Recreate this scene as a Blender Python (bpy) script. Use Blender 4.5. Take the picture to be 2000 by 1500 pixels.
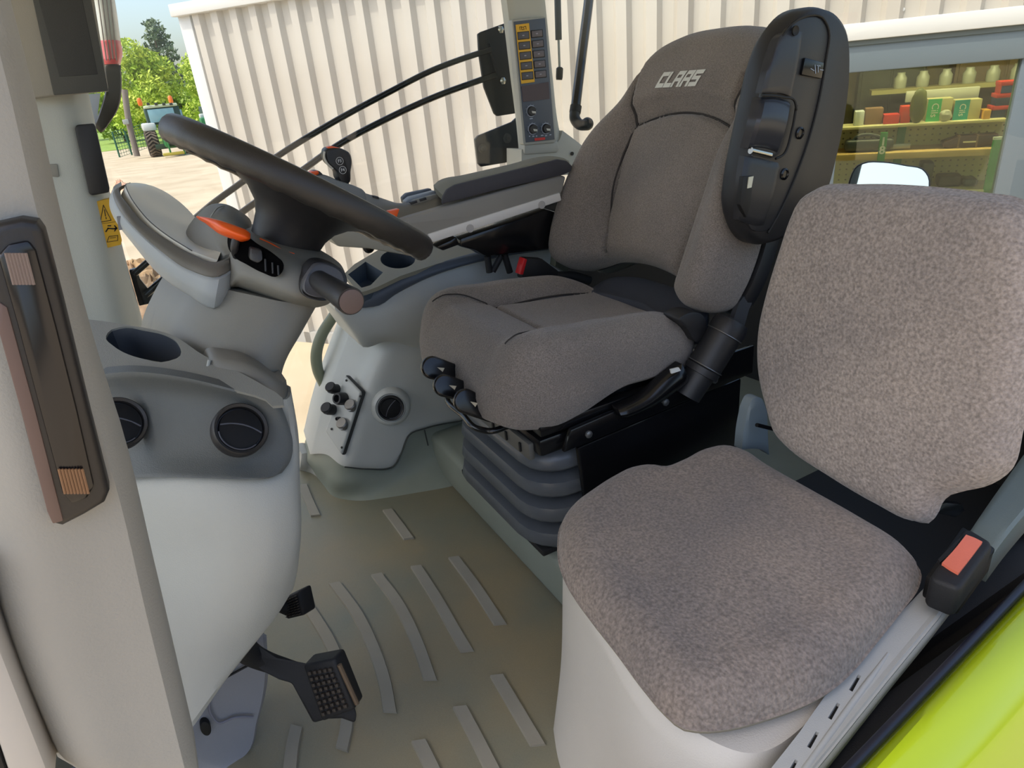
import bpy, bmesh, math, random
import numpy as np
from mathutils import Vector, Matrix

for _o in list(bpy.data.objects):
    bpy.data.objects.remove(_o)
SC = bpy.context.scene
COL = SC.collection

# ------------------------------------------------------------------ camera
# tractor frame: +X rearwards, +Y to the tractor's right, +Z up, cab floor z = 0
F_PX, PITCH, ROLL, YAW, CAM_H = 1305.0, 24.76, -5.6, 27.0, 1.10
_y, _p, _r = (math.radians(a) for a in (YAW, PITCH, ROLL))
_h = np.array([math.sin(_y), math.cos(_y), 0.0])
CF = _h * math.cos(_p) - np.array([0, 0, 1.0]) * math.sin(_p)
_r0 = np.array([math.cos(_y), -math.sin(_y), 0.0])
_u0 = np.cross(_r0, CF)
CR = _r0 * math.cos(_r) + _u0 * math.sin(_r)
CU = -_r0 * math.sin(_r) + _u0 * math.cos(_r)
CC = np.array([0.0, 0.0, CAM_H])
cam_d = bpy.data.cameras.new('camera')
cam = bpy.data.objects.new('camera', cam_d)
COL.objects.link(cam)
cam_d.sensor_width = 36.0
cam_d.lens = F_PX / 2000.0 * 36.0
cam_d.clip_start = 0.02
cam_d.clip_end = 600
cam.matrix_world = Matrix(((CR[0], CU[0], -CF[0], CC[0]), (CR[1], CU[1], -CF[1], CC[1]),
                           (CR[2], CU[2], -CF[2], CC[2]), (0, 0, 0, 1)))
SC.camera = cam

# ------------------------------------------------------------------ light
world = bpy.data.worlds.new('world')
SC.world = world
world.use_nodes = True
_nt = world.node_tree
_bg = _nt.nodes['Background']
_sky = _nt.nodes.new('ShaderNodeTexSky')
_sky.sky_type = 'NISHITA'
_sky.sun_disc = False
_sky.sun_elevation = math.radians(58)
_sky.sun_rotation = math.radians(270)
_sky.air_density = 1.0
_sky.dust_density = 4.0
_sky.ozone_density = 1.0
_nt.links.new(_sky.outputs[0], _bg.inputs[0])
_bg.inputs[1].default_value = 0.33
sun_d = bpy.data.lights.new('sun', 'SUN')
sun_d.energy = 1.95
sun_d.angle = math.radians(1.2)
sun_d.color = (1.0, 0.93, 0.82)
sun = bpy.data.objects.new('sun', sun_d)
COL.objects.link(sun)
SUN_TO = Vector((-0.52, -0.06, 0.85)).normalized()
sun.rotation_euler = SUN_TO.to_track_quat('Z', 'Y').to_euler()
SC.view_settings.view_transform = 'Standard'
SC.view_settings.look = 'None'
SC.view_settings.gamma = 1.0
SC.view_settings.use_curve_mapping = False
SC.view_settings.exposure = 0.02

# ------------------------------------------------------------------ pixel rays -> places
def ray(x, y):
    return CF + CR * (x - 1000) / F_PX - CU * (y - 750) / F_PX

def W(x, y, pl):
    """a photo direction met with a plane of the place: ('x'|'y'|'z', value), ('t', depth) or (point, normal)"""
    d = ray(x, y)
    if isinstance(pl[0], str):
        k, v = pl
        if k == 't':
            return CC + d * v
        i = 'xyz'.index(k)
        return CC + d * ((v - CC[i]) / d[i])
    p, n = np.asarray(pl[0], float), np.asarray(pl[1], float)
    return CC + d * (np.dot(p - CC, n) / np.dot(d, n))

def L(pl, *pts):
    return [W(p[0], p[1], pl) for p in pts]

def A(*a):
    return np.array(a, float)

def nrm(v):
    v = np.asarray(v, float)
    return v / np.linalg.norm(v)

# ------------------------------------------------------------------ materials
def srgb(r, g, b):
    def c(v):
        v /= 255.0
        return v / 12.92 if v <= 0.04045 else ((v + 0.055) / 1.055) ** 2.4
    return (c(r), c(g), c(b), 1.0)

MATS = {}
def mat(name, rgb, rough=0.5, metal=0.0, bump=0.0, bscale=300.0, var=0.0, vscale=8.0, rgb2=None, spec=0.5,
        coat=0.0, detail=4.0, emit=0.0, sheen=0.0, fine=0.0, fscale=500.0):
    if name in MATS:
        return MATS[name]
    m = bpy.data.materials.new(name)
    m.use_nodes = True
    nt = m.node_tree
    b = nt.nodes['Principled BSDF']
    b.inputs['Roughness'].default_value = rough
    b.inputs['Metallic'].default_value = metal
    b.inputs['Specular IOR Level'].default_value = spec
    if coat:
        b.inputs['Coat Weight'].default_value = coat
        b.inputs['Coat Roughness'].default_value = 0.05
    if sheen:
        b.inputs['Sheen Weight'].default_value = sheen
        b.inputs['Sheen Roughness'].default_value = 0.5
    c1 = srgb(*rgb)
    tc = nt.nodes.new('ShaderNodeTexCoord')
    out = None
    if var or rgb2:
        n = nt.nodes.new('ShaderNodeTexNoise')
        n.inputs['Scale'].default_value = vscale
        n.inputs['Detail'].default_value = detail
        nt.links.new(tc.outputs['Object'], n.inputs['Vector'])
        rp = nt.nodes.new('ShaderNodeValToRGB')
        c2 = srgb(*rgb2) if rgb2 else tuple(min(1, v * (1 + var)) for v in c1[:3]) + (1,)
        c0 = c1 if rgb2 else tuple(v * (1 - var) for v in c1[:3]) + (1,)
        rp.color_ramp.elements[0].color = c0
        rp.color_ramp.elements[1].color = c2
        rp.color_ramp.elements[0].position = 0.35
        rp.color_ramp.elements[1].position = 0.68
        nt.links.new(n.outputs['Fac'], rp.inputs['Fac'])
        out = rp.outputs['Color']
    if fine:
        n2 = nt.nodes.new('ShaderNodeTexNoise')
        n2.inputs['Scale'].default_value = fscale
        n2.inputs['Detail'].default_value = 2
        nt.links.new(tc.outputs['Object'], n2.inputs['Vector'])
        mr = nt.nodes.new('ShaderNodeMapRange')
        mr.inputs['From Min'].default_value = 0.3
        mr.inputs['From Max'].default_value = 0.7
        mr.inputs['To Min'].default_value = 1 - fine
        mr.inputs['To Max'].default_value = 1 + fine
        nt.links.new(n2.outputs['Fac'], mr.inputs['Value'])
        mx = nt.nodes.new('ShaderNodeMix')
        mx.data_type = 'RGBA'
        mx.blend_type = 'MULTIPLY'
        mx.inputs['Factor'].default_value = 1
        if out is not None:
            nt.links.new(out, mx.inputs[6])
        else:
            mx.inputs[6].default_value = c1
        nt.links.new(mr.outputs[0], mx.inputs[7])
        out = mx.outputs[2]
    if out is not None:
        nt.links.new(out, b.inputs['Base Color'])
    else:
        b.inputs['Base Color'].default_value = c1
    if bump:
        n = nt.nodes.new('ShaderNodeTexNoise')
        n.inputs['Scale'].default_value = bscale
        n.inputs['Detail'].default_value = 2.0
        nt.links.new(tc.outputs['Object'], n.inputs['Vector'])
        bp = nt.nodes.new('ShaderNodeBump')
        bp.inputs['Strength'].default_value = bump
        bp.inputs['Distance'].default_value = 0.002
        nt.links.new(n.outputs['Fac'], bp.inputs['Height'])
        nt.links.new(bp.outputs[0], b.inputs['Normal'])
    if emit:
        b.inputs['Emission Color'].default_value = c1
        b.inputs['Emission Strength'].default_value = emit
    MATS[name] = m
    return m

def glass_mat(name, tint, gloss=0.06, rough=0.02):
    if name in MATS:
        return MATS[name]
    m = bpy.data.materials.new(name)
    m.use_nodes = True
    nt = m.node_tree
    nt.nodes.remove(nt.nodes['Principled BSDF'])
    o = nt.nodes['Material Output']
    t = nt.nodes.new('ShaderNodeBsdfTransparent')
    t.inputs[0].default_value = (*tint, 1)
    g = nt.nodes.new('ShaderNodeBsdfGlossy')
    g.inputs['Roughness'].default_value = rough
    mx = nt.nodes.new('ShaderNodeMixShader')
    mx.inputs[0].default_value = gloss
    nt.links.new(t.outputs[0], mx.inputs[1])
    nt.links.new(g.outputs[0], mx.inputs[2])
    nt.links.new(mx.outputs[0], o.inputs['Surface'])
    MATS[name] = m
    return m

PALE = mat('pale_plastic', (180, 180, 171), 0.55, bump=0.25, bscale=700, var=0.04, vscale=5)
PALE_LIFT = mat('pale_plastic_lifted', (190, 193, 189), 0.45, bump=0.2, bscale=600, var=0.03, vscale=4)  # same pale plastic as the dash, lightened to offset the console's shade
PALE2 = mat('pale_plastic_cool', (166, 167, 161), 0.5, bump=0.2, bscale=600, var=0.04, vscale=4)
PILLAR = mat('pillar_vinyl', (158, 156, 148), 0.6, bump=0.2, bscale=500, rgb2=(150, 147, 138), vscale=3)
GREY = mat('mid_grey_plastic', (120, 119, 112), 0.48, bump=0.12, bscale=900, var=0.03)
GREYD = mat('warm_grey_plastic', (108, 106, 99), 0.5, bump=0.15, bscale=800, var=0.04)
SLATE = mat('slate_plastic', (84, 88, 88), 0.55, bump=0.3, bscale=700, var=0.05)
NAVY = mat('blue_grey_plastic', (84, 92, 104), 0.5, bump=0.2, bscale=800, var=0.05)
BLACK = mat('black_plastic', (37, 37, 39), 0.45, bump=0.15, bscale=800)
BLACKG = mat('black_gloss_metal', (16, 16, 18), 0.22, spec=0.6)
BLACKM = mat('black_matte', (22, 22, 24), 0.65, bump=0.2, bscale=500)
RUBBER = mat('black_rubber', (44, 42, 40), 0.36, bump=0.25, bscale=900)
BELLOW = mat('bellows_rubber', (88, 92, 96), 0.3, bump=0.1, bscale=600, var=0.08, vscale=20)
FLOORM = mat('floor_mat', (124, 125, 110), 0.42, rgb2=(148, 135, 106), vscale=3.5, bump=0.2, bscale=900, fine=0.06, fscale=700)
RIDGE = mat('floor_ridge', (150, 145, 131), 0.55, bump=0.5, bscale=1400, var=0.05)
PLATM = mat('platform_plastic', (132, 139, 128), 0.5, bump=0.2, bscale=600, var=0.05)
ORANGE = mat('orange_plastic', (236, 92, 22), 0.35, bump=0.05)
ORANGEB = mat('salmon_button', (226, 118, 92), 0.4, bump=0.1)
RED = mat('red_plastic', (196, 34, 38), 0.35)
CHROME = mat('bright_steel', (200, 198, 190), 0.25, metal=1.0)
STEEL = mat('brushed_steel', (150, 150, 150), 0.4, metal=0.9)
YELLOW = mat('yellow_film', (222, 172, 40), 0.5)
LIME = mat('lime_paint', (152, 173, 8), 0.2, coat=0.6, spec=0.5)
WHITEP = mat('white_print', (225, 225, 220), 0.6)
BLACKP = mat('black_print', (18, 18, 18), 0.6)

def fabric(name, c1, c2, worn, scale):
    if name in MATS:
        return MATS[name]
    m = mat(name, c1, 0.95, rgb2=c2, vscale=5, sheen=0.25, spec=0.15, fine=0.30, fscale=scale)
    nt = m.node_tree
    b = nt.nodes['Principled BSDF']
    tc = nt.nodes.new('ShaderNodeTexCoord')
    vo = nt.nodes.new('ShaderNodeTexVoronoi')
    vo.inputs['Scale'].default_value = scale
    nt.links.new(tc.outputs['Object'], vo.inputs['Vector'])
    bp = nt.nodes.new('ShaderNodeBump')
    bp.inputs['Strength'].default_value = 0.55
    bp.inputs['Distance'].default_value = 0.002
    nt.links.new(vo.outputs['Distance'], bp.inputs['Height'])
    nt.links.new(bp.outputs[0], b.inputs['Normal'])
    return m
FABRIC = fabric('seat_fabric', (120, 113, 107), (133, 124, 116), None, 420)
FABRICJ = fabric('jump_fabric_shaded_stained', (120, 111, 105), (138, 125, 114), None, 210)  # same cloth as the backrest, darkened for weaker light and stains
FABRICB = fabric('jump_fabric_lit', (138, 129, 123), (153, 142, 133), None, 210)  # same jump seat cloth, lighter copy for the better-lit back
FABRICC = fabric('seat_centre_fabric', (116, 111, 112), (128, 120, 117), None, 420)

# ------------------------------------------------------------------ objects
ORG = {}
def _center(vs):
    a = np.asarray(vs, float)
    return (a.min(0) + a.max(0)) / 2

def link(o, parent, loc):
    COL.objects.link(o)
    ORG[o.name] = np.asarray(loc, float)
    if parent is not None:
        o.parent = parent
        o.location = Vector(loc - ORG[parent.name])
    else:
        o.location = Vector(loc)
    return o

def obj(name, geo, m, parent=None, bevel=0.0, seg=2, sharp=38, flat=False, bangle=28):
    vs, fs = geo
    c = _center(vs)
    me = bpy.data.meshes.new(name)
    me.from_pydata([tuple(np.asarray(v, float) - c) for v in vs], [], fs)
    bm = bmesh.new()
    bm.from_mesh(me)
    bmesh.ops.remove_doubles(bm, verts=bm.verts, dist=1e-6)
    bmesh.ops.recalc_face_normals(bm, faces=bm.faces)
    if bevel:
        es = [e for e in bm.edges if len(e.link_faces) == 2 and e.calc_face_angle(0) > math.radians(bangle)]
        bmesh.ops.bevel(bm, geom=es, offset=bevel, segments=seg, profile=0.5, affect='EDGES', clamp_overlap=True)
    bm.to_mesh(me)
    bm.free()
    if not flat:
        me.shade_smooth()
        me.set_sharp_from_angle(angle=math.radians(sharp))
    me.materials.append(m)
    o = bpy.data.objects.new(name, me)
    return link(o, parent, c)

def thing(name, label, cat, loc=(0, 0, 0), group=None):
    o = bpy.data.objects.new(name, None)
    o.empty_display_size = 0.05
    link(o, None, np.asarray(loc, float))
    return tag(o, label, cat, group)

def tag(o, label=None, cat=None, group=None, kind=None):
    if label: o['label'] = label
    if cat: o['category'] = cat
    if group: o['group'] = group
    if kind: o['kind'] = kind
    return o

def struct(o, label=None):
    o['kind'] = 'structure'
    if label: o['label'] = label
    return o

def copy_obj(src, loc, parent=None, name=None):
    c = src.copy()
    if name: c.name = name
    return link(c, parent, np.asarray(loc, float))

# ------------------------------------------------------------------ shapes
def join(*gs):
    vs, fs = [], []
    for g in gs:
        k = len(vs)
        vs += list(g[0])
        fs += [tuple(i + k for i in f) for f in g[1]]
    return vs, fs

def box(c, size, ax=None):
    c = np.asarray(c, float)
    ax = np.eye(3) if ax is None else np.asarray(ax, float)
    vs = []
    for sx in (-.5, .5):
        for sy in (-.5, .5):
            for sz in (-.5, .5):
                vs.append(c + ax[0] * size[0] * sx + ax[1] * size[1] * sy + ax[2] * size[2] * sz)
    return vs, [(0, 1, 3, 2), (4, 6, 7, 5), (0, 4, 5, 1), (2, 3, 7, 6), (0, 2, 6, 4), (1, 5, 7, 3)]

def bx(x0, x1, y0, y1, z0, z1):
    return box(((x0 + x1) / 2, (y0 + y1) / 2, (z0 + z1) / 2), (x1 - x0, y1 - y0, z1 - z0))

def prism(loop, vec):
    n = len(loop)
    vec = np.asarray(vec, float)
    vs = [np.asarray(p, float) for p in loop] + [np.asarray(p, float) + vec for p in loop]
    fs = [tuple(range(n)), tuple(range(2 * n - 1, n - 1, -1))]
    fs += [(i, (i + 1) % n, n + (i + 1) % n, n + i) for i in range(n)]
    return vs, fs

def cr(pts, n, closed=False):
    """smooth curve through points, n samples"""
    P = np.asarray(pts, float)
    if closed:
        P = np.vstack([P, P[:1]])
    if len(P) == 2:
        t = np.linspace(0, 1, n)[:, None]
        return P[0] * (1 - t) + P[1] * t
    d = np.r_[0, np.cumsum(np.maximum(np.linalg.norm(np.diff(P, axis=0), axis=1), 1e-9))]
    T = np.zeros_like(P)
    for i in range(len(P)):
        if closed:
            a, b = (i - 1) if i > 0 else len(P) - 2, (i + 1) if i < len(P) - 1 else 1
            da = d[i] - d[a] if i > 0 else d[-1] - d[-2]
            db = d[b] - d[i] if i < len(P) - 1 else d[1]
            T[i] = ((P[i] - P[a]) / da * db + (P[b] - P[i]) / db * da) / (da + db)
        elif i == 0:
            T[i] = (P[1] - P[0]) / d[1]
        elif i == len(P) - 1:
            T[i] = (P[-1] - P[-2]) / (d[-1] - d[-2])
        else:
            da, db = d[i] - d[i - 1], d[i + 1] - d[i]
            T[i] = ((P[i] - P[i - 1]) / da * db + (P[i + 1] - P[i]) / db * da) / (da + db)
    s = np.linspace(0, d[-1], n + 1 if closed else n)
    if closed:
        s = s[:-1]
    k = np.clip(np.searchsorted(d, s, 'right') - 1, 0, len(P) - 2)
    h = (d[k + 1] - d[k])
    u = ((s - d[k]) / h)[:, None]
    h = h[:, None]
    return ((2 * u**3 - 3 * u**2 + 1) * P[k] + (u**3 - 2 * u**2 + u) * h * T[k]
            + (-2 * u**3 + 3 * u**2) * P[k + 1] + (u**3 - u**2) * h * T[k + 1])

def tube(pts, r, seg=12, n=None, smooth=True, closed=False):
    P = np.asarray(pts, float)
    if smooth and len(P) > 2:
        P = cr(P, n or len(P) * 5, closed)
    k = len(P)
    rs = np.full(k, r, float) if np.isscalar(r) else np.interp(np.linspace(0, 1, k), np.linspace(0, 1, len(r)), r)
    tan = np.gradient(P, axis=0)
    if closed:
        tan = np.roll(P, -1, 0) - np.roll(P, 1, 0)
    tan /= np.linalg.norm(tan, axis=1)[:, None]
    up = A(0, 0, 1) if abs(tan[0][2]) < 0.9 else A(1, 0, 0)
    a = nrm(np.cross(tan[0], up))
    vs, fs = [], []
    for i in range(k):
        a = nrm(a - tan[i] * np.dot(a, tan[i]))
        b = np.cross(tan[i], a)
        for j in range(seg):
            th = 2 * math.pi * j / seg
            vs.append(P[i] + rs[i] * (a * math.cos(th) + b * math.sin(th)))
    m = k if closed else k - 1
    for i in range(m):
        i2 = (i + 1) % k
        for j in range(seg):
            fs.append((i * seg + j, i * seg + (j + 1) % seg, i2 * seg + (j + 1) % seg, i2 * seg + j))
    if not closed:
        fs.append(tuple(range(seg - 1, -1, -1)))
        fs.append(tuple((k - 1) * seg + j for j in range(seg)))
    return vs, fs

def basis(axis, ref=None):
    n = nrm(axis)
    ref = A(0, 0, 1) if ref is None else np.asarray(ref, float)
    if abs(np.dot(n, nrm(ref))) > 0.95:
        ref = A(1, 0, 0)
    e1 = nrm(np.cross(ref, n))
    return e1, np.cross(n, e1), n

def lathe(prof, o, axis, seg=32, close=True):
    e1, e2, n = basis(axis)
    o = np.asarray(o, float)
    vs, fs = [], []
    for (r, h) in prof:
        for j in range(seg):
            th = 2 * math.pi * j / seg
            vs.append(o + n * h + (e1 * math.cos(th) + e2 * math.sin(th)) * max(r, 1e-5))
    k = len(prof)
    for i in range(k - 1):
        for j in range(seg):
            fs.append((i * seg + j, i * seg + (j + 1) % seg, (i + 1) * seg + (j + 1) % seg, (i + 1) * seg + j))
    if close:
        fs.append(tuple(range(seg - 1, -1, -1)))
        fs.append(tuple((k - 1) * seg + j for j in range(seg)))
    return vs, fs

def cyl(o, axis, r, h, seg=24):
    return lathe([(r, 0), (r, h)], o, axis, seg)

def grid(rows, nu=24, nv=24, smooth=True):
    rr = []
    for r in rows:
        P = np.asarray(r, float)
        if smooth:
            rr.append(cr(P, nu))
        else:
            d = np.r_[0, np.cumsum(np.linalg.norm(np.diff(P, axis=0), axis=1))]
            s = np.linspace(0, d[-1], nu)
            rr.append(np.stack([np.interp(s, d, P[:, i]) for i in range(3)], 1))
    rr = np.asarray(rr)
    return np.stack([cr(rr[:, j], nv) for j in range(nu)], 1)

def solid(rows, push, nu=24, nv=24, rim=0.0, smooth=True, sides='lrtb'):
    """closed body: a shaped front sheet (rows of points) backed by the same sheet moved by push"""
    G = grid(rows, nu, nv, smooth)
    push = np.asarray(push, float)
    pd = nrm(push)
    if rim:
        du = np.linalg.norm(np.diff(G, axis=1), axis=2)
        dv = np.linalg.norm(np.diff(G, axis=0), axis=2)
        cu = np.concatenate([np.zeros((G.shape[0], 1)), np.cumsum(du, 1)], 1)
        cv = np.concatenate([np.zeros((1, G.shape[1])), np.cumsum(dv, 0)], 0)
        big = np.full(G.shape[:2], 1e3)
        ds = [cu if 'l' in sides else big, (cu[:, -1:] - cu) if 'r' in sides else big,
              cv if 't' in sides else big, (cv[-1:] - cv) if 'b' in sides else big]
        off = np.zeros(G.shape[:2])
        for d in ds:
            q = np.clip(1 - d / rim, 0, 1)
            off = np.maximum(off, rim * (1 - np.sqrt(1 - q * q)))
        G = G + off[..., None] * pd
    nv_, nu_ = G.shape[:2]
    N = nv_ * nu_
    vs = [p for p in G.reshape(-1, 3)] + [p + push for p in G.reshape(-1, 3)]
    fs = []
    for i in range(nv_ - 1):
        for j in range(nu_ - 1):
            a, b, c, d = i * nu_ + j, i * nu_ + j + 1, (i + 1) * nu_ + j + 1, (i + 1) * nu_ + j
            fs.append((a, b, c, d))
            fs.append((N + d, N + c, N + b, N + a))
    ring = [j for j in range(nu_)] + [i * nu_ + nu_ - 1 for i in range(1, nv_)] + \
           [(nv_ - 1) * nu_ + j for j in range(nu_ - 2, -1, -1)] + [i * nu_ for i in range(nv_ - 2, 0, -1)]
    for k in range(len(ring)):
        a, b = ring[k], ring[(k + 1) % len(ring)]
        fs.append((b, a, N + a, N + b))
    return vs, fs

def fill2d(outer, holes):
    """triangles of a flat region with holes; returns index triples into outer+holes points (2D)"""
    from mathutils.geometry import delaunay_2d_cdt
    pts = [Vector(p) for p in outer]
    edges = []
    n = len(outer)
    edges += [(i, (i + 1) % n) for i in range(n)]
    for h in holes:
        k = len(pts)
        pts += [Vector(p) for p in h]
        edges += [(k + i, k + (i + 1) % len(h)) for i in range(len(h))]
    vo, eo, fo, ov, oe, of = delaunay_2d_cdt(pts, edges, [], 0, 1e-7)
    def inside(p, poly):
        r = False
        for i in range(len(poly)):
            x1, y1 = poly[i]; x2, y2 = poly[i - 1]
            if (y1 > p[1]) != (y2 > p[1]) and p[0] < (x2 - x1) * (p[1] - y1) / (y2 - y1) + x1:
                r = not r
        return r
    tri = []
    for f in fo:
        c = ((vo[f[0]][0] + vo[f[1]][0] + vo[f[2]][0]) / 3, (vo[f[0]][1] + vo[f[1]][1] + vo[f[2]][1]) / 3)
        if inside(c, outer) and not any(inside(c, h) for h in holes):
            tri.append(tuple(f))
    return [tuple(v) for v in vo], tri

def plate(o, ex, ey, outer, holes, vec):
    """flat plate with holes, extruded by vec; 2D points in the ex,ey frame at o"""
    pv, tri = fill2d(outer, holes)
    o, ex, ey, vec = (np.asarray(q, float) for q in (o, ex, ey, vec))
    top = [o + ex * p[0] + ey * p[1] for p in pv]
    n = len(pv)
    vs = top + [p + vec for p in top]
    fs = list(tri) + [tuple(n + i for i in reversed(t)) for t in tri]
    cnt = {}
    for t in tri:
        for i in range(3):
            e = (t[i], t[(i + 1) % 3])
            cnt.setdefault(tuple(sorted(e)), []).append(e)
    for k, es in cnt.items():
        if len(es) == 1:
            a, b = es[0]
            fs.append((b, a, n + a, n + b))
    return vs, fs

def ell(cx, cy, rx, ry, n=28, rot=0.0):
    out = []
    for i in range(n):
        t = 2 * math.pi * i / n
        x, y = rx * math.cos(t), ry * math.sin(t)
        out.append((cx + x * math.cos(rot) - y * math.sin(rot), cy + x * math.sin(rot) + y * math.cos(rot)))
    return out

def rrect(cx, cy, w, h, r, n=5):
    out = []
    for (sx, sy, a0) in ((1, 1, 0), (-1, 1, 90), (-1, -1, 180), (1, -1, 270)):
        for k in range(n):
            a = math.radians(a0 + 90 * k / (n - 1))
            out.append((cx + sx * (w / 2 - r) + r * math.cos(a), cy + sy * (h / 2 - r) + r * math.sin(a)))
    return out

def on(o, ex, ey, pts2):
    o, ex, ey = (np.asarray(q, float) for q in (o, ex, ey))
    return [o + ex * p[0] + ey * p[1] for p in pts2]

def pillow(loop2, o, eu, ev, en, top, bottom, rnd=0.03, rings=26, side_in=0.94, center=None, r0=0.80):
    """upholstered pad: closed outline loop2 (u,v), top(u,v,r) height field, flat underside at -bottom"""
    o, eu, ev, en = (np.asarray(q, float) for q in (o, eu, ev, en))
    Q = np.asarray(loop2, float)
    c = Q.mean(0) if center is None else np.asarray(center, float)
    n = len(Q)
    vs, fs = [], []
    for k in range(1, rings + 1):
        r = 1 - (1 - k / rings) ** 1.25
        e = 0.0
        if r > r0:
            q = (r - r0) / (1 - r0)
            e = rnd * (1 - math.sqrt(max(0, 1 - q * q)))
        for i in range(n):
            p = c + (Q[i] - c) * r
            vs.append(o + eu * p[0] + ev * p[1] + en * (top(p[0], p[1], r) - e))
    last = (rings - 1) * n
    edge = [np.dot(vs[last + i] - o, en) for i in range(n)]
    for s, ins in ((0.25, 1.012), (0.6, 1.005), (0.88, 0.985), (1.0, side_in)):
        for i in range(n):
            p = c + (Q[i] - c) * ins
            h = edge[i] * (1 - s) + (-(bottom(Q[i][0], Q[i][1]) if callable(bottom) else bottom)) * s
            vs.append(o + eu * p[0] + ev * p[1] + en * h)
    K = rings + 4
    for k in range(K - 1):
        for i in range(n):
            j = (i + 1) % n
            fs.append((k * n + i, k * n + j, (k + 1) * n + j, (k + 1) * n + i))
    ci = len(vs)
    vs.append(o + eu * c[0] + ev * c[1] + en * top(c[0], c[1], 0))
    fs += [(ci, (i + 1) % n, i) for i in range(n)]
    cb = len(vs)
    vs.append(o + eu * c[0] + ev * c[1] + en * (-(bottom(0, 0) if callable(bottom) else bottom)))
    b0 = (K - 1) * n
    fs += [(cb, b0 + i, b0 + (i + 1) % n) for i in range(n)]
    return vs, fs

def ss(a, b, x):
    t = min(1.0, max(0.0, (x - a) / (b - a)))
    return t * t * (3 - 2 * t)

def groove(d, w=0.006, dep=0.008):
    return -dep * math.exp(-(d / w) ** 2)

def segdist(px, py, pts):
    best = 9.0
    for (x1, y1), (x2, y2) in zip(pts[:-1], pts[1:]):
        dx, dy = x2 - x1, y2 - y1
        t = max(0, min(1, ((px - x1) * dx + (py - y1) * dy) / (dx * dx + dy * dy)))
        best = min(best, math.hypot(px - x1 - t * dx, py - y1 - t * dy))
    return best

def text_geo(s, size, o, ex, ey, depth=0.0006, bold=0.0, align='CENTER'):
    """flat print: lettering as thin geometry in the ex,ey frame at o"""
    cu = bpy.data.curves.new('lettering', 'FONT')
    cu.body = s
    cu.size = size
    cu.align_x = align
    cu.align_y = 'CENTER'
    cu.offset = bold
    cu.resolution_u = 3
    to = bpy.data.objects.new('lettering', cu)
    COL.objects.link(to)
    dg = bpy.context.evaluated_depsgraph_get()
    me = to.evaluated_get(dg).to_mesh()
    o, ex, ey = (np.asarray(q, float) for q in (o, ex, ey))
    n = np.cross(ex, ey)
    base = [o + ex * v.co.x + ey * v.co.y for v in me.vertices]
    fs = [tuple(p.vertices) for p in me.polygons]
    to.evaluated_get(dg).to_mesh_clear()
    bpy.data.objects.remove(to)
    bpy.data.curves.remove(cu)
    return base, fs

def strip(pts, w, o, ex, ey):
    """polyline as flat quads of width w (2D points in frame)"""
    o, ex, ey = (np.asarray(q, float) for q in (o, ex, ey))
    vs, fs = [], []
    for (a, b) in zip(pts[:-1], pts[1:]):
        a, b = A(*a), A(*b)
        d = nrm(b - a)
        nn = A(-d[1], d[0]) * w / 2
        k = len(vs)
        for p in (a - nn - d * w / 2, b - nn + d * w / 2, b + nn + d * w / 2, a + nn - d * w / 2):
            vs.append(o + ex * p[0] + ey * p[1])
        fs.append((k, k + 1, k + 2, k + 3))
    return vs, fs

# ================================================================== cab shell
GZ = -1.30                                    # yard level below the cab floor

floor = struct(obj('floor', bx(-0.70, 0.80, 0.34, 2.06, -0.05, 0.0), FLOORM, bevel=0.004), 'grey-green rubber cab floor mat with raised ribs')
def ridge(pts, w=0.027, h=0.006):
    P = cr(L(('z', 0.0), *[(400 + .35 * x, 1050 + .35 * y) for x, y in pts]), 14)
    P[:, 2] = 0
    T = np.gradient(P, axis=0)
    T /= np.linalg.norm(T, axis=1)[:, None]
    N = np.stack([-T[:, 1], T[:, 0], 0 * T[:, 0]], 1)
    k = len(P)
    ww = np.full(k, w / 2)
    vs, fs = [], []
    for i in range(k):
        sh = 0.008 if i == 0 else 0
        for s, z in ((-1, -0.001), (-0.86, h), (0.86, h), (1, -0.001)):
            vs.append(P[i] + N[i] * ww[i] * s + A(0, 0, z) + T[i] * (0.006 * s if i in (0, k - 1) else 0))
    for i in range(k - 1):
        for j in range(3):
            fs.append((i * 4 + j, i * 4 + j + 1, i * 4 + 4 + j + 1, i * 4 + 4 + j))
    fs += [(3, 2, 1, 0), tuple((k - 1) * 4 + j for j in range(4))]
    return obj('tread_rib', (vs, fs), RIDGE, floor, sharp=30)
for pts in ([(520, 310), (610, 440), (710, 610), (760, 740), (800, 900), (795, 1050), (765, 1190)],
            [(725, 260), (850, 430), (950, 640), (1010, 830), (1035, 980)],
            [(960, 210), (1090, 390), (1190, 600), (1260, 800)],
            [(1180, 165), (1310, 370), (1400, 530), (1465, 640)],
            [(1390, 115), (1520, 290), (1650, 490)],
            [(515, 1060), (490, 1180), (475, 1330)],
            [(1195, 1140), (1240, 1230), (1310, 1380)],
            [(1425, 950), (1520, 1130), (1640, 1370)],
            [(1630, 775), (1740, 960), (1860, 1165)],
            [(1020, -150), (1080, -70), (1140, 12)],
            [(548, -290), (575, -220), (620, -118)]):
    ridge(pts)

plat = struct(obj('seat_platform', bx(0.578, 1.62, 0.80, 2.05, 0.0, 0.135), PLATM, bevel=0.022, seg=3), 'raised grey-green platform under the driver seat')

# cab roof (shades the inside)
roof = struct(obj('ceiling', bx(-1.20, 1.75, 0.16, 2.32, 1.72, 1.80), PALE, bevel=0.02), 'cab roof lining')

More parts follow.
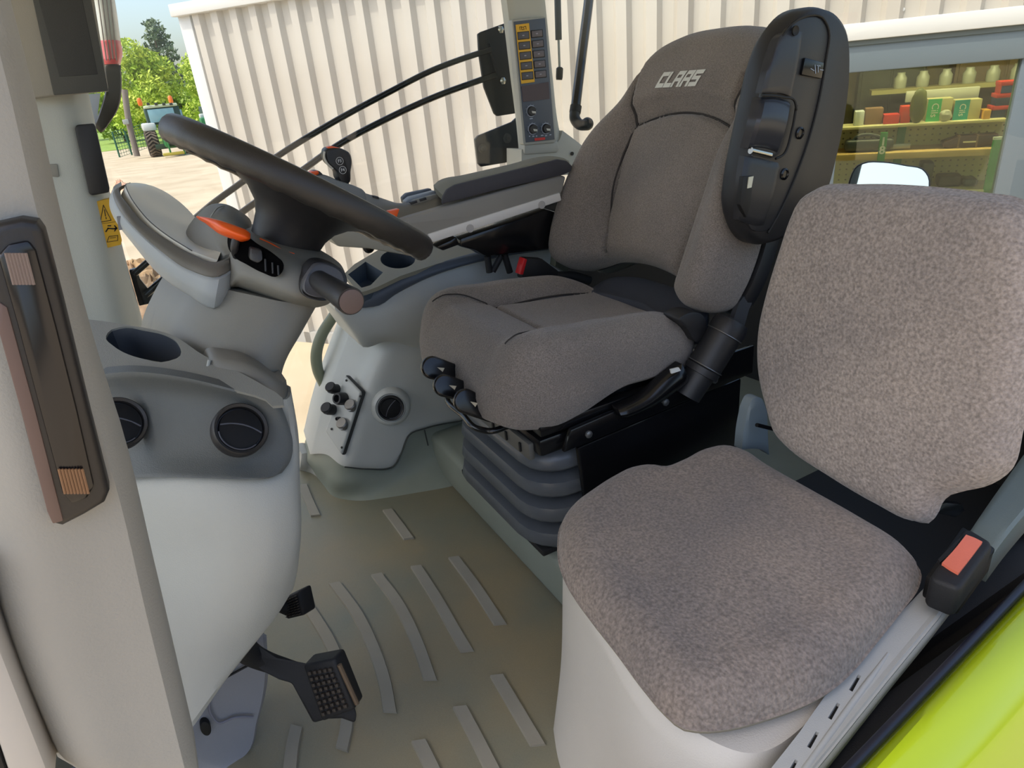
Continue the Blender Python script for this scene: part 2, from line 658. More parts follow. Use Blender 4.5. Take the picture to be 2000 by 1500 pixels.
# ---- near left A pillar
Yp = 0.50
e_r = [(-40, -130), (45, 195), (85, 375), (185, 750), (245, 935), (310, 1200), (398, 1570)]
e_l = [(-330, -130), (-245, 195), (-200, 375), (-110, 750), (-62, 935), (-15, 1228), (108, 1540)]
rows = []
for a, b in zip(e_l, e_r):
    p, q = W(a[0], a[1], ('y', Yp)), W(b[0], b[1], ('y', Yp))
    rows.append([p + A(0, .02, 0), p * .7 + q * .3, p * .3 + q * .7, q])
pil = struct(obj('cab_pillar', solid(rows, (0, 0.075, 0), 14, 26, rim=0.012), PILLAR), 'pale vinyl A-pillar beside the open door, carrying a black lamp strip')
# paler outer flange and black door seal at the pillar's foot
q0 = L(('y', Yp - 0.004), (-75, 1100), (-15, 1228), (108, 1540), (25, 1540), (-15, 1420), (-75, 1290))
obj('pillar_flange', prism(q0, (0, 0.05, 0)), mat('flange', (188, 182, 172), 0.6), pil, bevel=0.004)
q0 = L(('y', Yp - 0.002), (-90, 1250), (-15, 1420), (25, 1540), (-90, 1540))
obj('door_seal', prism(q0, (0, 0.05, 0)), BLACKM, pil, bevel=0.004)

# black lamp strip on the near pillar
lamp = thing('pillar_lamp', 'long black pillar lamp strip with ribbed lens ends', 'lamp', W(110, 800, ('y', Yp)))
outl = [(-38, 470), (-10, 438), (40, 427), (72, 433), (84, 452), (120, 590), (165, 770), (214, 962), (205, 984), (165, 1008),
        (122, 1030), (100, 1025), (90, 1000), (50, 850), (0, 655), (-30, 520)]
obj('housing', prism(L(('y', Yp - 0.016), *outl), (0, 0.03, 0)), mat('lamp_black', (40, 37, 35), .4, bump=.1), lamp, bevel=0.005, seg=3, bangle=60)
outl = [(-5, 500), (15, 478), (55, 470), (70, 490), (110, 640), (150, 800), (184, 950), (170, 975), (140, 985), (122, 965), (80, 810), (35, 640)]
lens = obj('lens', prism(L(('y', Yp - 0.019), *outl), (0, 0.01, 0)),
           mat('smoked_lens', (24, 21, 21), 0.18, spec=0.6), lamp, bevel=0.002)
for (cx, cy, n, ln, c) in ((42, 525, 7, 62, (120, 104, 96)), (147, 940, 8, 48, (128, 92, 62))):
    for k in range(n):
        x = cx + (k - n / 2) * 6.5
        p, q = W(x - ln * .13, cy - ln / 2, ('y', Yp - .0205)), W(x + ln * .13, cy + ln / 2, ('y', Yp - .0205))
        obj('lens_rib', tube([p, q], 0.0009, 6, smooth=False), mat('lens_rib%d' % n, c, 0.4), lens)
obj('side_strip', prism(L(('y', Yp - 0.017), (-2, 590), (14, 600), (70, 805), (124, 1018), (103, 1024), (92, 1000), (48, 830), (-2, 650)), (0, 0.02, 0)),
    mat('brown_side', (104, 84, 76), 0.5), lamp, bevel=0.001)

# ---- right A pillar
Ya = 1.97
rows = []
for l, c, r in (((-60, -60), (60, -60), (112, -60)), ((-10, 185), (125, 185), (172, 185)), ((35, 375), (172, 375), (214, 378)),
             ((85, 520), (205, 520), (247, 520)), ((120, 650), (232, 650), (283, 650)), ((170, 900), (285, 900), (335, 900))):
    rows.append([W(*l, ('y', Ya)), (W(*l, ('y', Ya)) + W(*c, ('y', Ya))) / 2, W(*c, ('y', Ya)), W(*r, ('y', Ya + 0.07))])
apr = struct(obj('cab_pillar', solid(rows, (0, 0.10, 0), 14, 24, rim=0.006), mat('pillar_cool', (190, 194, 188), 0.6, bump=.2, bscale=500, var=.03, vscale=3)),
             'pale A-pillar beyond the instrument cluster, with a yellow warning sticker')
obj('strap_recess', prism(L(('y', Ya - 0.012), (146, 250), (150, 244), (183, 241), (187, 248), (214, 368), (213, 376), (180, 382), (174, 378)), (0, 0.03, 0)),
    BLACK, apr, bevel=0.003)
obj('screw_cover', prism(L(('y', Ya - 0.006), (80, 322), (112, 320), (116, 346), (86, 344)), (0, 0.02, 0)), PILLAR, apr, bevel=0.003)
obj('screw', lathe([(0.005, 0), (0.005, 0.004), (0.002, 0.005)], W(83, 331, ('y', Ya - 0.008)), (0, -1, 0), 12), BLACKP, apr)
# pillar display: pale housing, dark framed screen back
dsp = thing('pillar_display', 'dark grey framed screen box in a pale housing on the A-pillar', 'display', W(110, 185, ('y', Ya - .06)))
Yd = Ya - 0.075
obj('housing', prism(L(('y', Yd), (-8, -120), (45, 194), (108, 187), (212, 176), (165, -120)), (0, 0.10, 0)), PILLAR, dsp, bevel=0.006)
obj('frame', prism(L(('y', Yd - .006), (38, -120), (105, 186), (212, 178), (155, -120)), (0, 0.03, 0)), mat('display_frame', (72, 74, 72), 0.5, bump=.2, bscale=900), dsp, bevel=0.002)
obj('screen', prism(L(('y', Yd - .0075), (46, -110), (116, 150), (191, 145), (138, -110)), (0, 0.004, 0)), mat('display_panel', (58, 60, 60), 0.6, bump=.3, bscale=1200), dsp, bevel=0.001)

# ---- yellow warning sticker on the pillar
Ps = ('y', Ya + 0.02)
def px2(pl, cx, cy):
    """right/down unit vectors and scale of photo axes on a plane at a point"""
    o = W(cx, cy, pl)
    return o, W(cx + 10, cy, pl) - o, W(cx, cy + 10, pl) - o
sticker = tag(obj('warning_sticker', prism(L(('y', Ya + 0.012), (187, 396), (190, 393), (216, 388), (218, 391), (238, 470), (236, 478), (206, 485), (203, 482)), (0, 0.03, 0)), YELLOW, bevel=0.0),
              'yellow warning sticker with triangle, spanner and book symbols on the A-pillar', 'sticker')
o, dx, dy = px2(('y', Ya + 0.011), 212, 436)
def sk(px, w):
    return strip([((x - 212) / 10, (y - 436) / 10) for x, y in px], w / 10, o, dx, dy)
g = join(sk([(196, 434), (202, 401), (217, 430), (196, 434)], 1.2), sk([(204, 410), (206, 422)], 1.6), sk([(207, 425), (207.5, 427)], 1.8))
obj('triangle_print', g, BLACKP, sticker, flat=True)
g = join(sk([(207, 452), (211, 446), (224, 447), (227, 445)], 2.6), sk([(224, 441), (228, 446), (224, 451)], 2.2), sk([(211, 441), (216, 441)], 2.2))
obj('spanner_print', g, BLACKP, sticker, flat=True)
g = join(sk([(209, 473), (213, 462), (230, 460), (230, 470), (209, 473)], 1.1), sk([(215, 465), (226, 464)], 1.0))
obj('book_print', g, BLACKP, sticker, flat=True)
obj('border_print', join(sk([(192, 438), (226, 433)], .6)), BLACKP, sticker, flat=True)

# ---- right rear pillar with control panel
Yb = 1.98
rows = []
for l, r in (((962, -200), (1040, -200)), ((992, 0), (1067, 0)), ((1010, 150), (1082, 150)), ((1022, 250), (1094, 250)), ((1026, 300), (1104, 288)), ((1026, 330), (1150, 320))):
    p, q = W(*l, ('y', Yb)), W(*r, ('y', Yb))
    rows.append([p, p * .5 + q * .5, q])
bpl = struct(obj('cab_pillar', solid(rows, (0, 0.035, 0), 12, 24, rim=0.008), mat('pillar_rear', (182, 184, 176), 0.55, bump=.2, bscale=600, var=.03)), 'pale rear cab pillar behind the control panel')
obj('pillar_foot', solid([L(('y', Yb - .01), (1020, 292), (1060, 290), (1095, 272), (1100, 255)),
                          L(('y', Yb - .01), (1020, 310), (1060, 310), (1118, 300), (1142, 288)),
                          L(('y', Yb - .01), (1020, 345), (1060, 345), (1120, 340), (1180, 330))], (0, .1, 0), 14, 12, rim=.004), PALE, bpl)
obj('screw_hole', lathe([(.006, 0), (.006, .003), (.003, .003)], W(1117, 300, ('y', Yb - .012)), (0, -1, 0), 12), BLACKP, bpl)

# ---- glass
win1 = struct(obj('window_1', bx(-0.06, 1.19, 2.085, 2.09, 0.03, 1.72), glass_mat('side_glass', (.96, .98, .965), .035)), 'right side window pane')
rp = [(1.21, 2.06), (1.38, 1.95), (1.52, 1.72), (1.58, 1.40), (1.58, 1.05), (1.50, .72), (1.34, .50), (1.22, .42)]
C2 = cr([A(x, y, 0) for x, y in rp], 40)
vs = [c + A(0, 0, .70) for c in C2] + [c + A(.02, 0, 1.72) for c in C2]
k = len(C2)
fs = [(i, i + 1, k + i + 1, k + i) for i in range(k - 1)]
win2 = struct(obj('window_2', (vs, fs), glass_mat('rear_glass', (.90, .94, .88), .045)), 'curved rear window pane')
vs = [c + A(0, 0, .0) for c in C2] + [c + A(0, 0, .70) for c in C2] + [c + A(.03, 0, 0) for c in C2] + [c + A(.03, 0, .70) for c in C2]
fs = []
for i in range(k - 1):
    fs += [(i, i + 1, k + i + 1, k + i), (2 * k + i + 1, 2 * k + i, 3 * k + i, 3 * k + i + 1), (k + i, k + i + 1, 3 * k + i + 1, 3 * k + i), (2 * k + i, 2 * k + i + 1, i + 1, i)]
fs += [(0, k, 3 * k, 2 * k), (k - 1, 3 * k - 1, 4 * k - 1, 2 * k - 1)]
wr = struct(obj('wall_rear', (vs, fs), BLACKM), 'dark lower rear wall of the cab')
wf = struct(obj('window_3', bx(-0.58, -0.575, 0.58, 1.95, 0.55, 1.72), glass_mat('front_glass', (.96, .98, .965), .035)), 'front windscreen pane')
fw = struct(obj('wall_front', bx(-0.62, -0.56, 0.50, 2.06, 0.0, 0.55), BLACKM, bevel=.01), 'dark firewall under the windscreen')

wa_ = struct(obj('dark_filler', bx(.70, 1.36, .38, .795, 0.0, .27), BLACKM, bevel=.02), 'dark filler panel behind the passenger seat')  # dark box added to fill the space behind the passenger seat
# ---- door sill: black jamb and lime body panel
sill = struct(obj('door_sill', bx(0.10, 1.30, 0.20, 0.335, -0.25, 0.335), BLACKM, bevel=.01), 'black door jamb between the seat rail and the lime body panel')
rows = [L(('z', .395), (2200, 955), (2060, 1100), (2000, 1163), (1840, 1333), (1680, 1503), (1540, 1650)),
        L(('z', .412), (2215, 980), (2078, 1122), (2018, 1185), (1858, 1355), (1698, 1525), (1560, 1670)),
        L(('z', .400), (2240, 1030), (2110, 1175), (2040, 1250), (1890, 1420), (1735, 1585), (1600, 1720)),
        L(('z', .330), (2330, 1130), (2180, 1300), (2110, 1380), (1960, 1560), (1800, 1730), (1660, 1880)),
        L(('z', .10), (2330, 1330), (2190, 1480), (2120, 1560), (1980, 1730), (1830, 1900), (1700, 2050))]
body = tag(obj('body_panel', solid(rows, (0, .02, -.05), 40, 30), LIME), 'glossy lime green body panel along the door sill', 'body panel')
seal = [p + A(0, .006, .004) for p in rows[0]]
obj('door_seal', tube(seal, 0.006, 10), mat('seal_rubber', (30, 32, 44), 0.3), body)

# ================================================================== dash console
def T_(rows):
    return [[W(x, y, ('t', t)) for (x, y), t in zip(r, ts)] for r, ts in rows]

def vent(parent, c, n, r, bezel=BLACK, roll=0.5):
    n = nrm(n)
    v = obj('air_vent', lathe([(r * 1.06, -.012), (r * 1.06, .002), (r * 1.0, .005), (r * .90, .003), (r * .86, -.004), (0.001, -.004)], c, n, 40), BLACK, parent)
    e1, e2, _ = basis(n)
    a = e1 * math.cos(roll) + e2 * math.sin(roll)
    b = -e1 * math.sin(roll) + e2 * math.cos(roll)
    obj('vent_flap', lathe([(r * .82, -.004), (r * .80, .001), (r * .45, .0035), (.001, .004)], c, n, 36), mat('vent_flap', (18, 18, 20), 0.6, spec=.25), v)
    P = [c + n * (.004 - .002 * abs(s)) + a * s * r * .78 + b * (.16 * r * (1 - s * s)) for s in np.linspace(-1, 1, 9)]
    obj('vent_vane', tube(P, r * .035, 8), mat('vent_vane', (70, 72, 80), 0.35), v)
    P = [c + n * .003 + a * math.cos(q) * r * .84 + b * math.sin(q) * r * .84 for q in np.linspace(3.5, 5.6, 10)]
    obj('vent_grip', tube(P, r * .03, 8), mat('vent_vane', (70, 72, 80), 0.35), v)
    return v

dash = thing('dash_console', 'pale grey front console with two round vents and an oval cup recess', 'console', (-.05, 1.05, 0))
rows = T_([
    ([(60, 738), (183, 733), (270, 728), (360, 739), (450, 760), (525, 778), (560, 780), (570, 757)], [1.04, .995, .965, .955, .955, .965, .975, 1.0]),
    ([(90, 850), (205, 845), (290, 842), (380, 845), (460, 850), (535, 858), (575, 862), (586, 858)], [1.04, 1.01, .99, .98, .98, .98, .975, .998]),
    ([(120, 945), (235, 938), (320, 934), (400, 935), (470, 938), (530, 938), (573, 932), (588, 925)], [.985, .948, .924, .912, .912, .925, .950, .988]),
    ([(150, 1090), (262, 1085), (340, 1080), (410, 1080), (475, 1080), (535, 1075), (576, 1068), (589, 1058)], [.97, .94, .92, .91, .91, .925, .955, .995]),
    ([(180, 1250), (290, 1250), (350, 1245), (405, 1236), (455, 1220), (505, 1195), (548, 1162), (584, 1112)], [.985, .96, .94, .935, .94, .95, .97, 1.0]),
    ([(220, 1480), (310, 1470), (376, 1427), (404, 1388), (441, 1335), (491, 1272), (540, 1208), (577, 1146)], [1.02, 1.0, .985, .985, .985, .99, 1.0, 1.02])])
obj('body', solid(rows, (-.02, .16, -.02), 48, 48, rim=.006, sides='rb'), PALE2, dash)
# concave slate vent panel
pan = T_([
    ([(150, 735), (183, 733), (270, 728), (360, 739), (450, 760), (520, 780), (552, 798)], [.955, .948, .92, .908, .907, .922, .94]),
    ([(165, 770), (195, 766), (300, 761), (400, 773), (475, 790), (535, 812), (564, 830)], [.965, .958, .937, .926, .926, .932, .944]),
    ([(185, 830), (210, 828), (300, 826), (400, 832), (480, 842), (545, 858), (573, 868)], [.966, .960, .94, .93, .93, .935, .946]),
    ([(205, 895), (230, 893), (300, 889), (400, 893), (480, 899), (540, 905), (568, 902)], [.955, .948, .93, .92, .92, .927, .942]),
    ([(215, 940), (240, 938), (310, 934), (400, 936), (475, 938), (525, 936), (552, 925)], [.935, .927, .908, .897, .897, .910, .932])])
obj('vent_panel', solid(pan, (0, .03, 0), 44, 36, rim=.003), SLATE, dash)
for (cx, cy, t) in ((470, 838, .904), (232, 826, .916)):
    c = W(cx, cy, ('t', t))
    n = nrm(-nrm(ray(cx, cy)) + .42 * CR * .7 + .46 * CU * .7)
    vent(dash, c, n, 0.0345, roll=-.65)
# top of the console with the oval recess
pl_top = nrm(A(-.05, -.20, 1.0))
p0 = W(450, 757, ('t', .915))
tp = (p0, pl_top)
ex, ey = nrm(np.cross(A(0, 1, 0), pl_top)), None
ey = np.cross(pl_top, ex)
def to2(p):
    return (float(np.dot(p - p0, ex)), float(np.dot(p - p0, ey)))
out = [(60, 738), (183, 733), (270, 728), (360, 739), (450, 760), (515, 778), (546, 795), (556, 790), (550, 775), (522, 757), (470, 728), (400, 695), (330, 652), (240, 633), (150, 622), (60, 620)]
outer = [to2(W(x, y, tp)) for x, y in out]
hole = [to2(W(x, y, tp)) for x, y in ((207, 657), (217, 644), (240, 638), (280, 643), (320, 652), (345, 668), (345, 700), (318, 707), (285, 702), (250, 692), (222, 676))]
outer = [tuple(p[:2]) for p in cr([A(*p, 0) for p in outer], 64, True)]
hole = [tuple(p[:2]) for p in cr([A(*p, 0) for p in hole], 36, True)]
obj('top_deck', plate(p0, ex, ey, outer, [hole], -pl_top * .004), mat('deck_top_grey', (128, 129, 124), .5, bump=.25, bscale=700), dash)
hp = [p0 + ex * p[0] + ey * p[1] for p in hole]
k = len(hp)
hc = sum(hp) / k
vs = [p - pl_top * .003 for p in hp] + [hc + (p - hc) * .9 - A(0, 0, .10) for p in hp] + [hc + (p - hc) * 1.03 - pl_top * .003 for p in hp] + [hc + (p - hc) * .95 - A(0, 0, .105) for p in hp]
fs = [(i, (i + 1) % k, k + (i + 1) % k, k + i) for i in range(k)] + [tuple(k + i for i in range(k))]
fs += [(2 * k + (i + 1) % k, 2 * k + i, 3 * k + i, 3 * k + (i + 1) % k) for i in range(k)] + [tuple(3 * k + i for i in range(k - 1, -1, -1))]
obj('cup_recess', (vs, fs), mat('recess_dark', (44, 50, 60), 0.5), dash)

# footwell trim below the console
ft = thing('footwell_trim', 'lilac-grey moulded trim beside the pedals with an oval black grommet', 'trim', (-.15, 1.02, 0))
rows = [L(('y', 1.03), (240, 1180), (330, 1200), (430, 1240), (526, 1243)), L(('y', 1.02), (240, 1300), (330, 1310), (430, 1320), (529, 1320)),
        L(('y', 1.02), (270, 1400), (350, 1405), (440, 1400), (511, 1407)), L(('y', 1.02), (290, 1470), (370, 1480), (420, 1480), (484, 1478)), [A(-.41, 1.01, 0), A(-.31, 1.01, 0), A(-.205, 1.01, 0), A(-.131, 1.015, 0)]]
obj('panel', solid(rows, (-.06, .12, 0), 24, 24, rim=.008, sides='r'), mat('lilac_grey', (146, 146, 150), 0.55, bump=.2, bscale=700, var=.03), ft)
c = W(402, 1424, ('y', 1.008))
obj('grommet', prism([c + A(.008 * math.cos(t), 0, .017 * math.sin(t)) for t in np.linspace(0, 6.283, 20, endpoint=False)], (0, .02, 0)), BLACKP, ft, bevel=.002)
obj('seam', tube(L(('y', 1.013), (408, 1360), (412, 1395), (430, 1412), (455, 1402), (495, 1400)), .0022, 8), mat('lilac_grey2', (132, 130, 138), .6), ft)
obj('cable', tube(L(('y', 1.016), (440, 1324), (462, 1312), (484, 1300)), .002, 8), BLACKP, ft)

# ================================================================== steering column
colm = thing('steering_column', 'grey steering column with instrument cluster, orange lever and black stalk', 'steering column', (0.02, 1.16, .0))
CB = T_([
    ([(372, 545), (392, 552), (440, 565), (500, 578), (560, 590), (600, 590), (628, 588)], [1.13, 1.09, 1.05, 1.035, 1.04, 1.06, 1.11]),
    ([(340, 600), (362, 608), (420, 625), (480, 640), (540, 650), (575, 650), (592, 648)], [1.12, 1.08, 1.04, 1.025, 1.03, 1.05, 1.10]),
    ([(314, 660), (335, 672), (395, 690), (455, 705), (515, 716), (545, 716), (556, 712)], [1.12, 1.07, 1.03, 1.015, 1.02, 1.04, 1.09]),
    ([(306, 715), (325, 735), (390, 755), (450, 770), (505, 780), (530, 780), (545, 778)], [1.12, 1.07, 1.03, 1.015, 1.02, 1.04, 1.09])])
obj('shaft_cover', solid(CB, (-.02, .14, 0), 32, 24, rim=.012, sides='lr'), GREY, colm)
BT = T_([
    ([(404, 716), (412, 701), (450, 702), (490, 712), (525, 732), (545, 748), (560, 744)], [.98, .965, .955, .95, .955, .965, 1.0]),
    ([(400, 730), (410, 722), (450, 728), (490, 742), (525, 758), (548, 772), (563, 764)], [.98, .965, .95, .945, .95, .965, 1.0]),
    ([(398, 745), (408, 740), (450, 750), (490, 764), (525, 780), (550, 793), (566, 785)], [.99, .975, .965, .96, .965, .975, 1.01])])
obj('boot', solid(BT, (0, .05, 0), 24, 12, rim=.004), GREYD, colm)
obj('boot_tick', tube(T_([([(409, 703), (404, 725)], [.962, .962])])[0], .0025, 8, smooth=False), PALE2, colm)
# switch housing under the wheel
HS = T_([
    ([(440, 470), (462, 440), (500, 440), (545, 458), (590, 474), (630, 490), (662, 512), (674, 530)], [1.22, 1.20, 1.19, 1.18, 1.18, 1.18, 1.19, 1.22]),
    ([(442, 500), (462, 462), (500, 462), (545, 482), (590, 500), (630, 515), (662, 530), (675, 545)], [1.10, 1.08, 1.07, 1.06, 1.06, 1.07, 1.10, 1.15]),
    ([(446, 530), (465, 500), (500, 505), (540, 522), (580, 540), (620, 552), (655, 556), (672, 556)], [1.05, 1.035, 1.02, 1.01, 1.01, 1.03, 1.07, 1.13]),
    ([(449, 555), (466, 540), (500, 550), (540, 565), (580, 577), (615, 584), (645, 580), (664, 570)], [1.045, 1.03, 1.02, 1.01, 1.01, 1.03, 1.07, 1.13]),
    ([(451, 566), (466, 562), (500, 573), (540, 587), (580, 597), (612, 602), (638, 597), (655, 582)], [1.08, 1.06, 1.055, 1.05, 1.05, 1.07, 1.11, 1.15])])
obj('switch_housing', solid(HS, (-.02, .10, .0), 44, 40, rim=.006), GREY, colm)
# cowl hump between the cluster and the wheel
CW = T_([
    ([(368, 440), (385, 418), (412, 397), (442, 397), (466, 409), (486, 424), (493, 438)], [1.22, 1.20, 1.18, 1.17, 1.17, 1.18, 1.20]),
    ([(362, 458), (385, 440), (415, 425), (445, 424), (468, 433), (485, 446), (491, 455)], [1.16, 1.14, 1.12, 1.11, 1.11, 1.12, 1.15]),
    ([(372, 478), (395, 462), (420, 455), (448, 455), (470, 460), (486, 467), (493, 473)], [1.12, 1.11, 1.09, 1.08, 1.08, 1.10, 1.13]),
    ([(415, 505), (425, 500), (440, 495), (452, 492), (468, 488), (482, 486), (493, 488)], [1.08, 1.08, 1.07, 1.07, 1.07, 1.09, 1.12])])
obj('cowl', solid(CW, (-.015, .012, -.02), 30, 26, rim=.004), GREY, colm)
obj('cowl_seam', tube(T_([([(411, 424), (418, 414), (428, 405), (438, 402)], [1.118, 1.122, 1.14, 1.15])])[0], .0012, 6), PALE2, colm)
# ---- instrument cluster
CL = [  # near edge of the dial face, band seam, back edge
    ([(247, 372), (224, 384), (238, 412), (262, 445), (300, 480), (345, 512), (390, 530), (428, 537), (446, 528), (452, 508)], [1.30, 1.17, 1.13, 1.10, 1.07, 1.05, 1.035, 1.03, 1.04, 1.07]),
    ([(256, 358), (230, 378), (240, 396), (268, 432), (308, 464), (352, 492), (398, 506), (432, 504), (446, 494), (452, 480)], [1.36, 1.19, 1.14, 1.105, 1.075, 1.055, 1.04, 1.04, 1.05, 1.08])]
NE = [(256, 357), (262, 362), (285, 392), (315, 425), (352, 456), (392, 482), (430, 500)]
far = T_([([(268, 357), (292, 361), (316, 371), (340, 386), (362, 404), (378, 421), (440, 470)], [1.34, 1.36, 1.37, 1.36, 1.34, 1.32, 1.10])])[0]
near_rim = T_([([(254, 357), (247, 368), (262, 396), (290, 430), (330, 462), (375, 490), (425, 508)], [1.33, 1.20, 1.15, 1.12, 1.09, 1.07, 1.06])])[0]
edge = T_([([(246, 360), (224, 380), (240, 412), (272, 448), (318, 490), (370, 526), (430, 540), (448, 528), (452, 500)], [1.30, 1.18, 1.13, 1.10, 1.07, 1.045, 1.03, 1.045, 1.08])])[0]
top_e = T_([([(256, 357), (232, 372), (247, 396), (280, 434), (326, 468), (378, 498), (428, 512), (446, 504), (452, 488)], [1.33, 1.20, 1.145, 1.115, 1.085, 1.06, 1.045, 1.055, 1.085])])[0]
mid_e = T_([([(238, 362), (221, 383), (236, 414), (268, 450), (316, 492), (370, 528), (430, 541), (449, 530), (452, 515)], [1.31, 1.185, 1.13, 1.095, 1.065, 1.04, 1.025, 1.04, 1.085])])[0]
low_e = T_([([(232, 372), (214, 405), (228, 436), (258, 475), (312, 538), (366, 576), (424, 604), (442, 596), (450, 565)], [1.33, 1.20, 1.15, 1.115, 1.085, 1.06, 1.045, 1.06, 1.10])])[0]
clu = obj('instrument_cluster', solid([top_e, [a * .5 + b * .5 - A(.003, .006, 0) for a, b in zip(top_e, mid_e)], mid_e], (.0, .08, -.012), 48, 14, rim=.004), GREYD, colm)
obj('lower_shell', solid([mid_e, [a * .5 + b * .5 - A(.002, .006, .002) for a, b in zip(mid_e, low_e)], low_e], (.0, .09, .0), 48, 16, rim=.004), mat('cluster_shell', (150, 156, 158), .45, bump=.12, bscale=900), clu)
obj('dial_glass', solid([[p for p in far], [a * .5 + b * .5 + A(0, 0, .0) for a, b in zip(far, near_rim)], near_rim], (-.012, .01, -.016), 30, 14, smooth=True), mat('dial_glass', (214, 211, 198), .35, spec=.4), clu)
obj('rim_line', tube(near_rim[:-1], .0009, 8), mat('dark_line', (80, 80, 78), .5), clu)
obj('clip', prism(T_([([(228, 424), (236, 422), (240, 448), (232, 450)], [1.128] * 4)])[0], (0, .01, 0)), mat('clip_grey', (110, 112, 118), .5), clu)
# slot and paddle switch
SLP = [(459, 468), (476, 465), (494, 471), (515, 487), (540, 501), (554, 514), (553, 530), (541, 541), (515, 534), (482, 517), (459, 502)]
obj('switch_slot', prism(cr(T_([(SLP, [1.003, 1.0, .998, .997, .996, .996, .996, .996, .998, 1.0, 1.003])])[0], 44, True), (0, .06, 0)), mat('slot_black', (6, 6, 7), .95, spec=.05), colm, bevel=.002)
obj('slot_block', prism(T_([([(489, 482), (512, 488), (514, 508), (504, 515), (488, 508)], [.990] * 5)])[0], (0, .03, 0)), BLACK, colm, bevel=.003)
for x in (518, 532, 543):
    obj('slot_fin', tube(T_([([(x, 506 + (x - 518) * .5), (x + 1, 530 + (x - 518) * .3)], [.9945] * 2)])[0], .0015, 6, smooth=False), BLACK, colm)
LV = [([(384, 421), (410, 425), (440, 433), (468, 443), (484, 450), (490, 456)], [1.03, 1.005, .985, .98, .985, .99]),
      ([(390, 426), (414, 436), (438, 447), (462, 458), (482, 465), (489, 466)], [1.025, .995, .975, .97, .975, .985]),
      ([(402, 433), (415, 443), (432, 455), (452, 463), (474, 470), (487, 468)], [1.025, 1.0, .985, .98, .983, .99])]
obj('orange_lever', solid(T_(LV), (0, .016, -.004), 26, 14, rim=.004), ORANGE, colm)
obj('lever_stem', tube(T_([([(462, 463), (458, 484), (462, 500)], [.995, 1.0, 1.02])])[0], .006, 10), BLACK, colm)
obj('orange_mark', tube(T_([([(508, 466), (530, 476), (555, 490), (575, 496)], [1.062, 1.058, 1.056, 1.056])])[0], .0012, 6), ORANGE, colm)
# indicator stalk
SB = [(617, 517), (668, 535), (672, 548), (655, 566), (632, 582), (594, 568), (593, 555), (606, 530)]
sb = obj('stalk_base', prism(cr(T_([(SB, [1.00, 1.03, 1.04, 1.02, .995, .99, .99, .99])])[0], 40, True), (0, .035, 0)), mat('stalk_base', (84, 84, 88), .5, bump=.1), colm, bevel=.004)
obj('gasket', prism(cr(T_([([(613, 513), (674, 533), (679, 549), (660, 570), (633, 588), (589, 572), (587, 554), (602, 526)], [1.01, 1.04, 1.05, 1.03, 1.005, 1.0, 1.0, 1.0])])[0], 40, True), (0, .035, 0)), BLACK, colm, bevel=.003)
p0_, p1_ = W(632, 554, ('t', .985)), W(686, 589, ('t', .90))
ax = nrm(p1_ - p0_)
ln = np.linalg.norm(p1_ - p0_)
st = obj('stalk', lathe([(.0155, -.02), (.017, .3 * ln), (.0185, .75 * ln), (.0195, ln - .003), (.0185, ln), (.001, ln)], p0_, ax, 32), BLACK, colm)
obj('stalk_cap', lathe([(.0168, 0), (.0168, .0015), (.015, .0022), (.001, .0022)], p1_, ax, 32), mat('cap_brown', (98, 82, 78), .45, bump=.2, bscale=900), st)

# ================================================================== steering wheel
wc = A(.249, 1.175, .952)
wa, wy = math.radians(35), math.radians(1.5)
wn = nrm(A(math.sin(wa) * math.cos(wy), math.sin(wa) * math.sin(wy), math.cos(wa)))
e1 = nrm(np.cross(wn, A(0, 1, 0)))
e2 = np.cross(wn, e1)
whl = thing('steering_wheel', 'black steering wheel with scalloped grip seen edge-on', 'steering wheel', wc - wn * .10)
RW = .2125
vs, fs = [], []
NU, NS = 120, 16
for i in range(NU):
    th = 2 * math.pi * i / NU
    rd = e1 * math.cos(th) + e2 * math.sin(th)
    for j in range(NS):
        ph = 2 * math.pi * j / NS
        rr = .0172 + (.0018 * max(0, math.sin(th * 34)) * max(0, -math.sin(ph)) ** 1.0)
        vs.append(wc + rd * (RW + rr * math.cos(ph) * .95) + wn * rr * 1.2 * math.sin(ph))
for i in range(NU):
    for j in range(NS):
        fs.append((i * NS + j, i * NS + (j + 1) % NS, ((i + 1) % NU) * NS + (j + 1) % NS, ((i + 1) % NU) * NS + j))
obj('rim', (vs, fs), RUBBER, whl)
hub_c = wc - wn * .085
obj('hub', lathe([(.050, -.030), (.053, -.026), (.056, .0), (.060, .022), (.069, .040), (.086, .056), (.112, .068), (.128, .074), (.128, .080), (.06, .086), (.001, .086)], hub_c, wn, 48), BLACK, whl)
for k, a in enumerate((-1.95, -.35, 1.57)):
    d = e1 * math.cos(a) + e2 * math.sin(a)
    s = np.cross(wn, d)
    rows = []
    for q, hgt, w in ((.03, .0, .045), (.07, .0, .042), (.115, .0, .038), (.16, .0, .036), (.205, .0, .038)):
        p = wc + d * q + wn * hgt
        rows.append([p - s * w + wn * -.006, p - s * w * .5 + wn * .004, p + s * w * .5 + wn * .004, p + s * w - wn * .006])
    obj('spoke', solid(rows, -wn * .010, 14, 20, rim=.003), BLACK, whl)

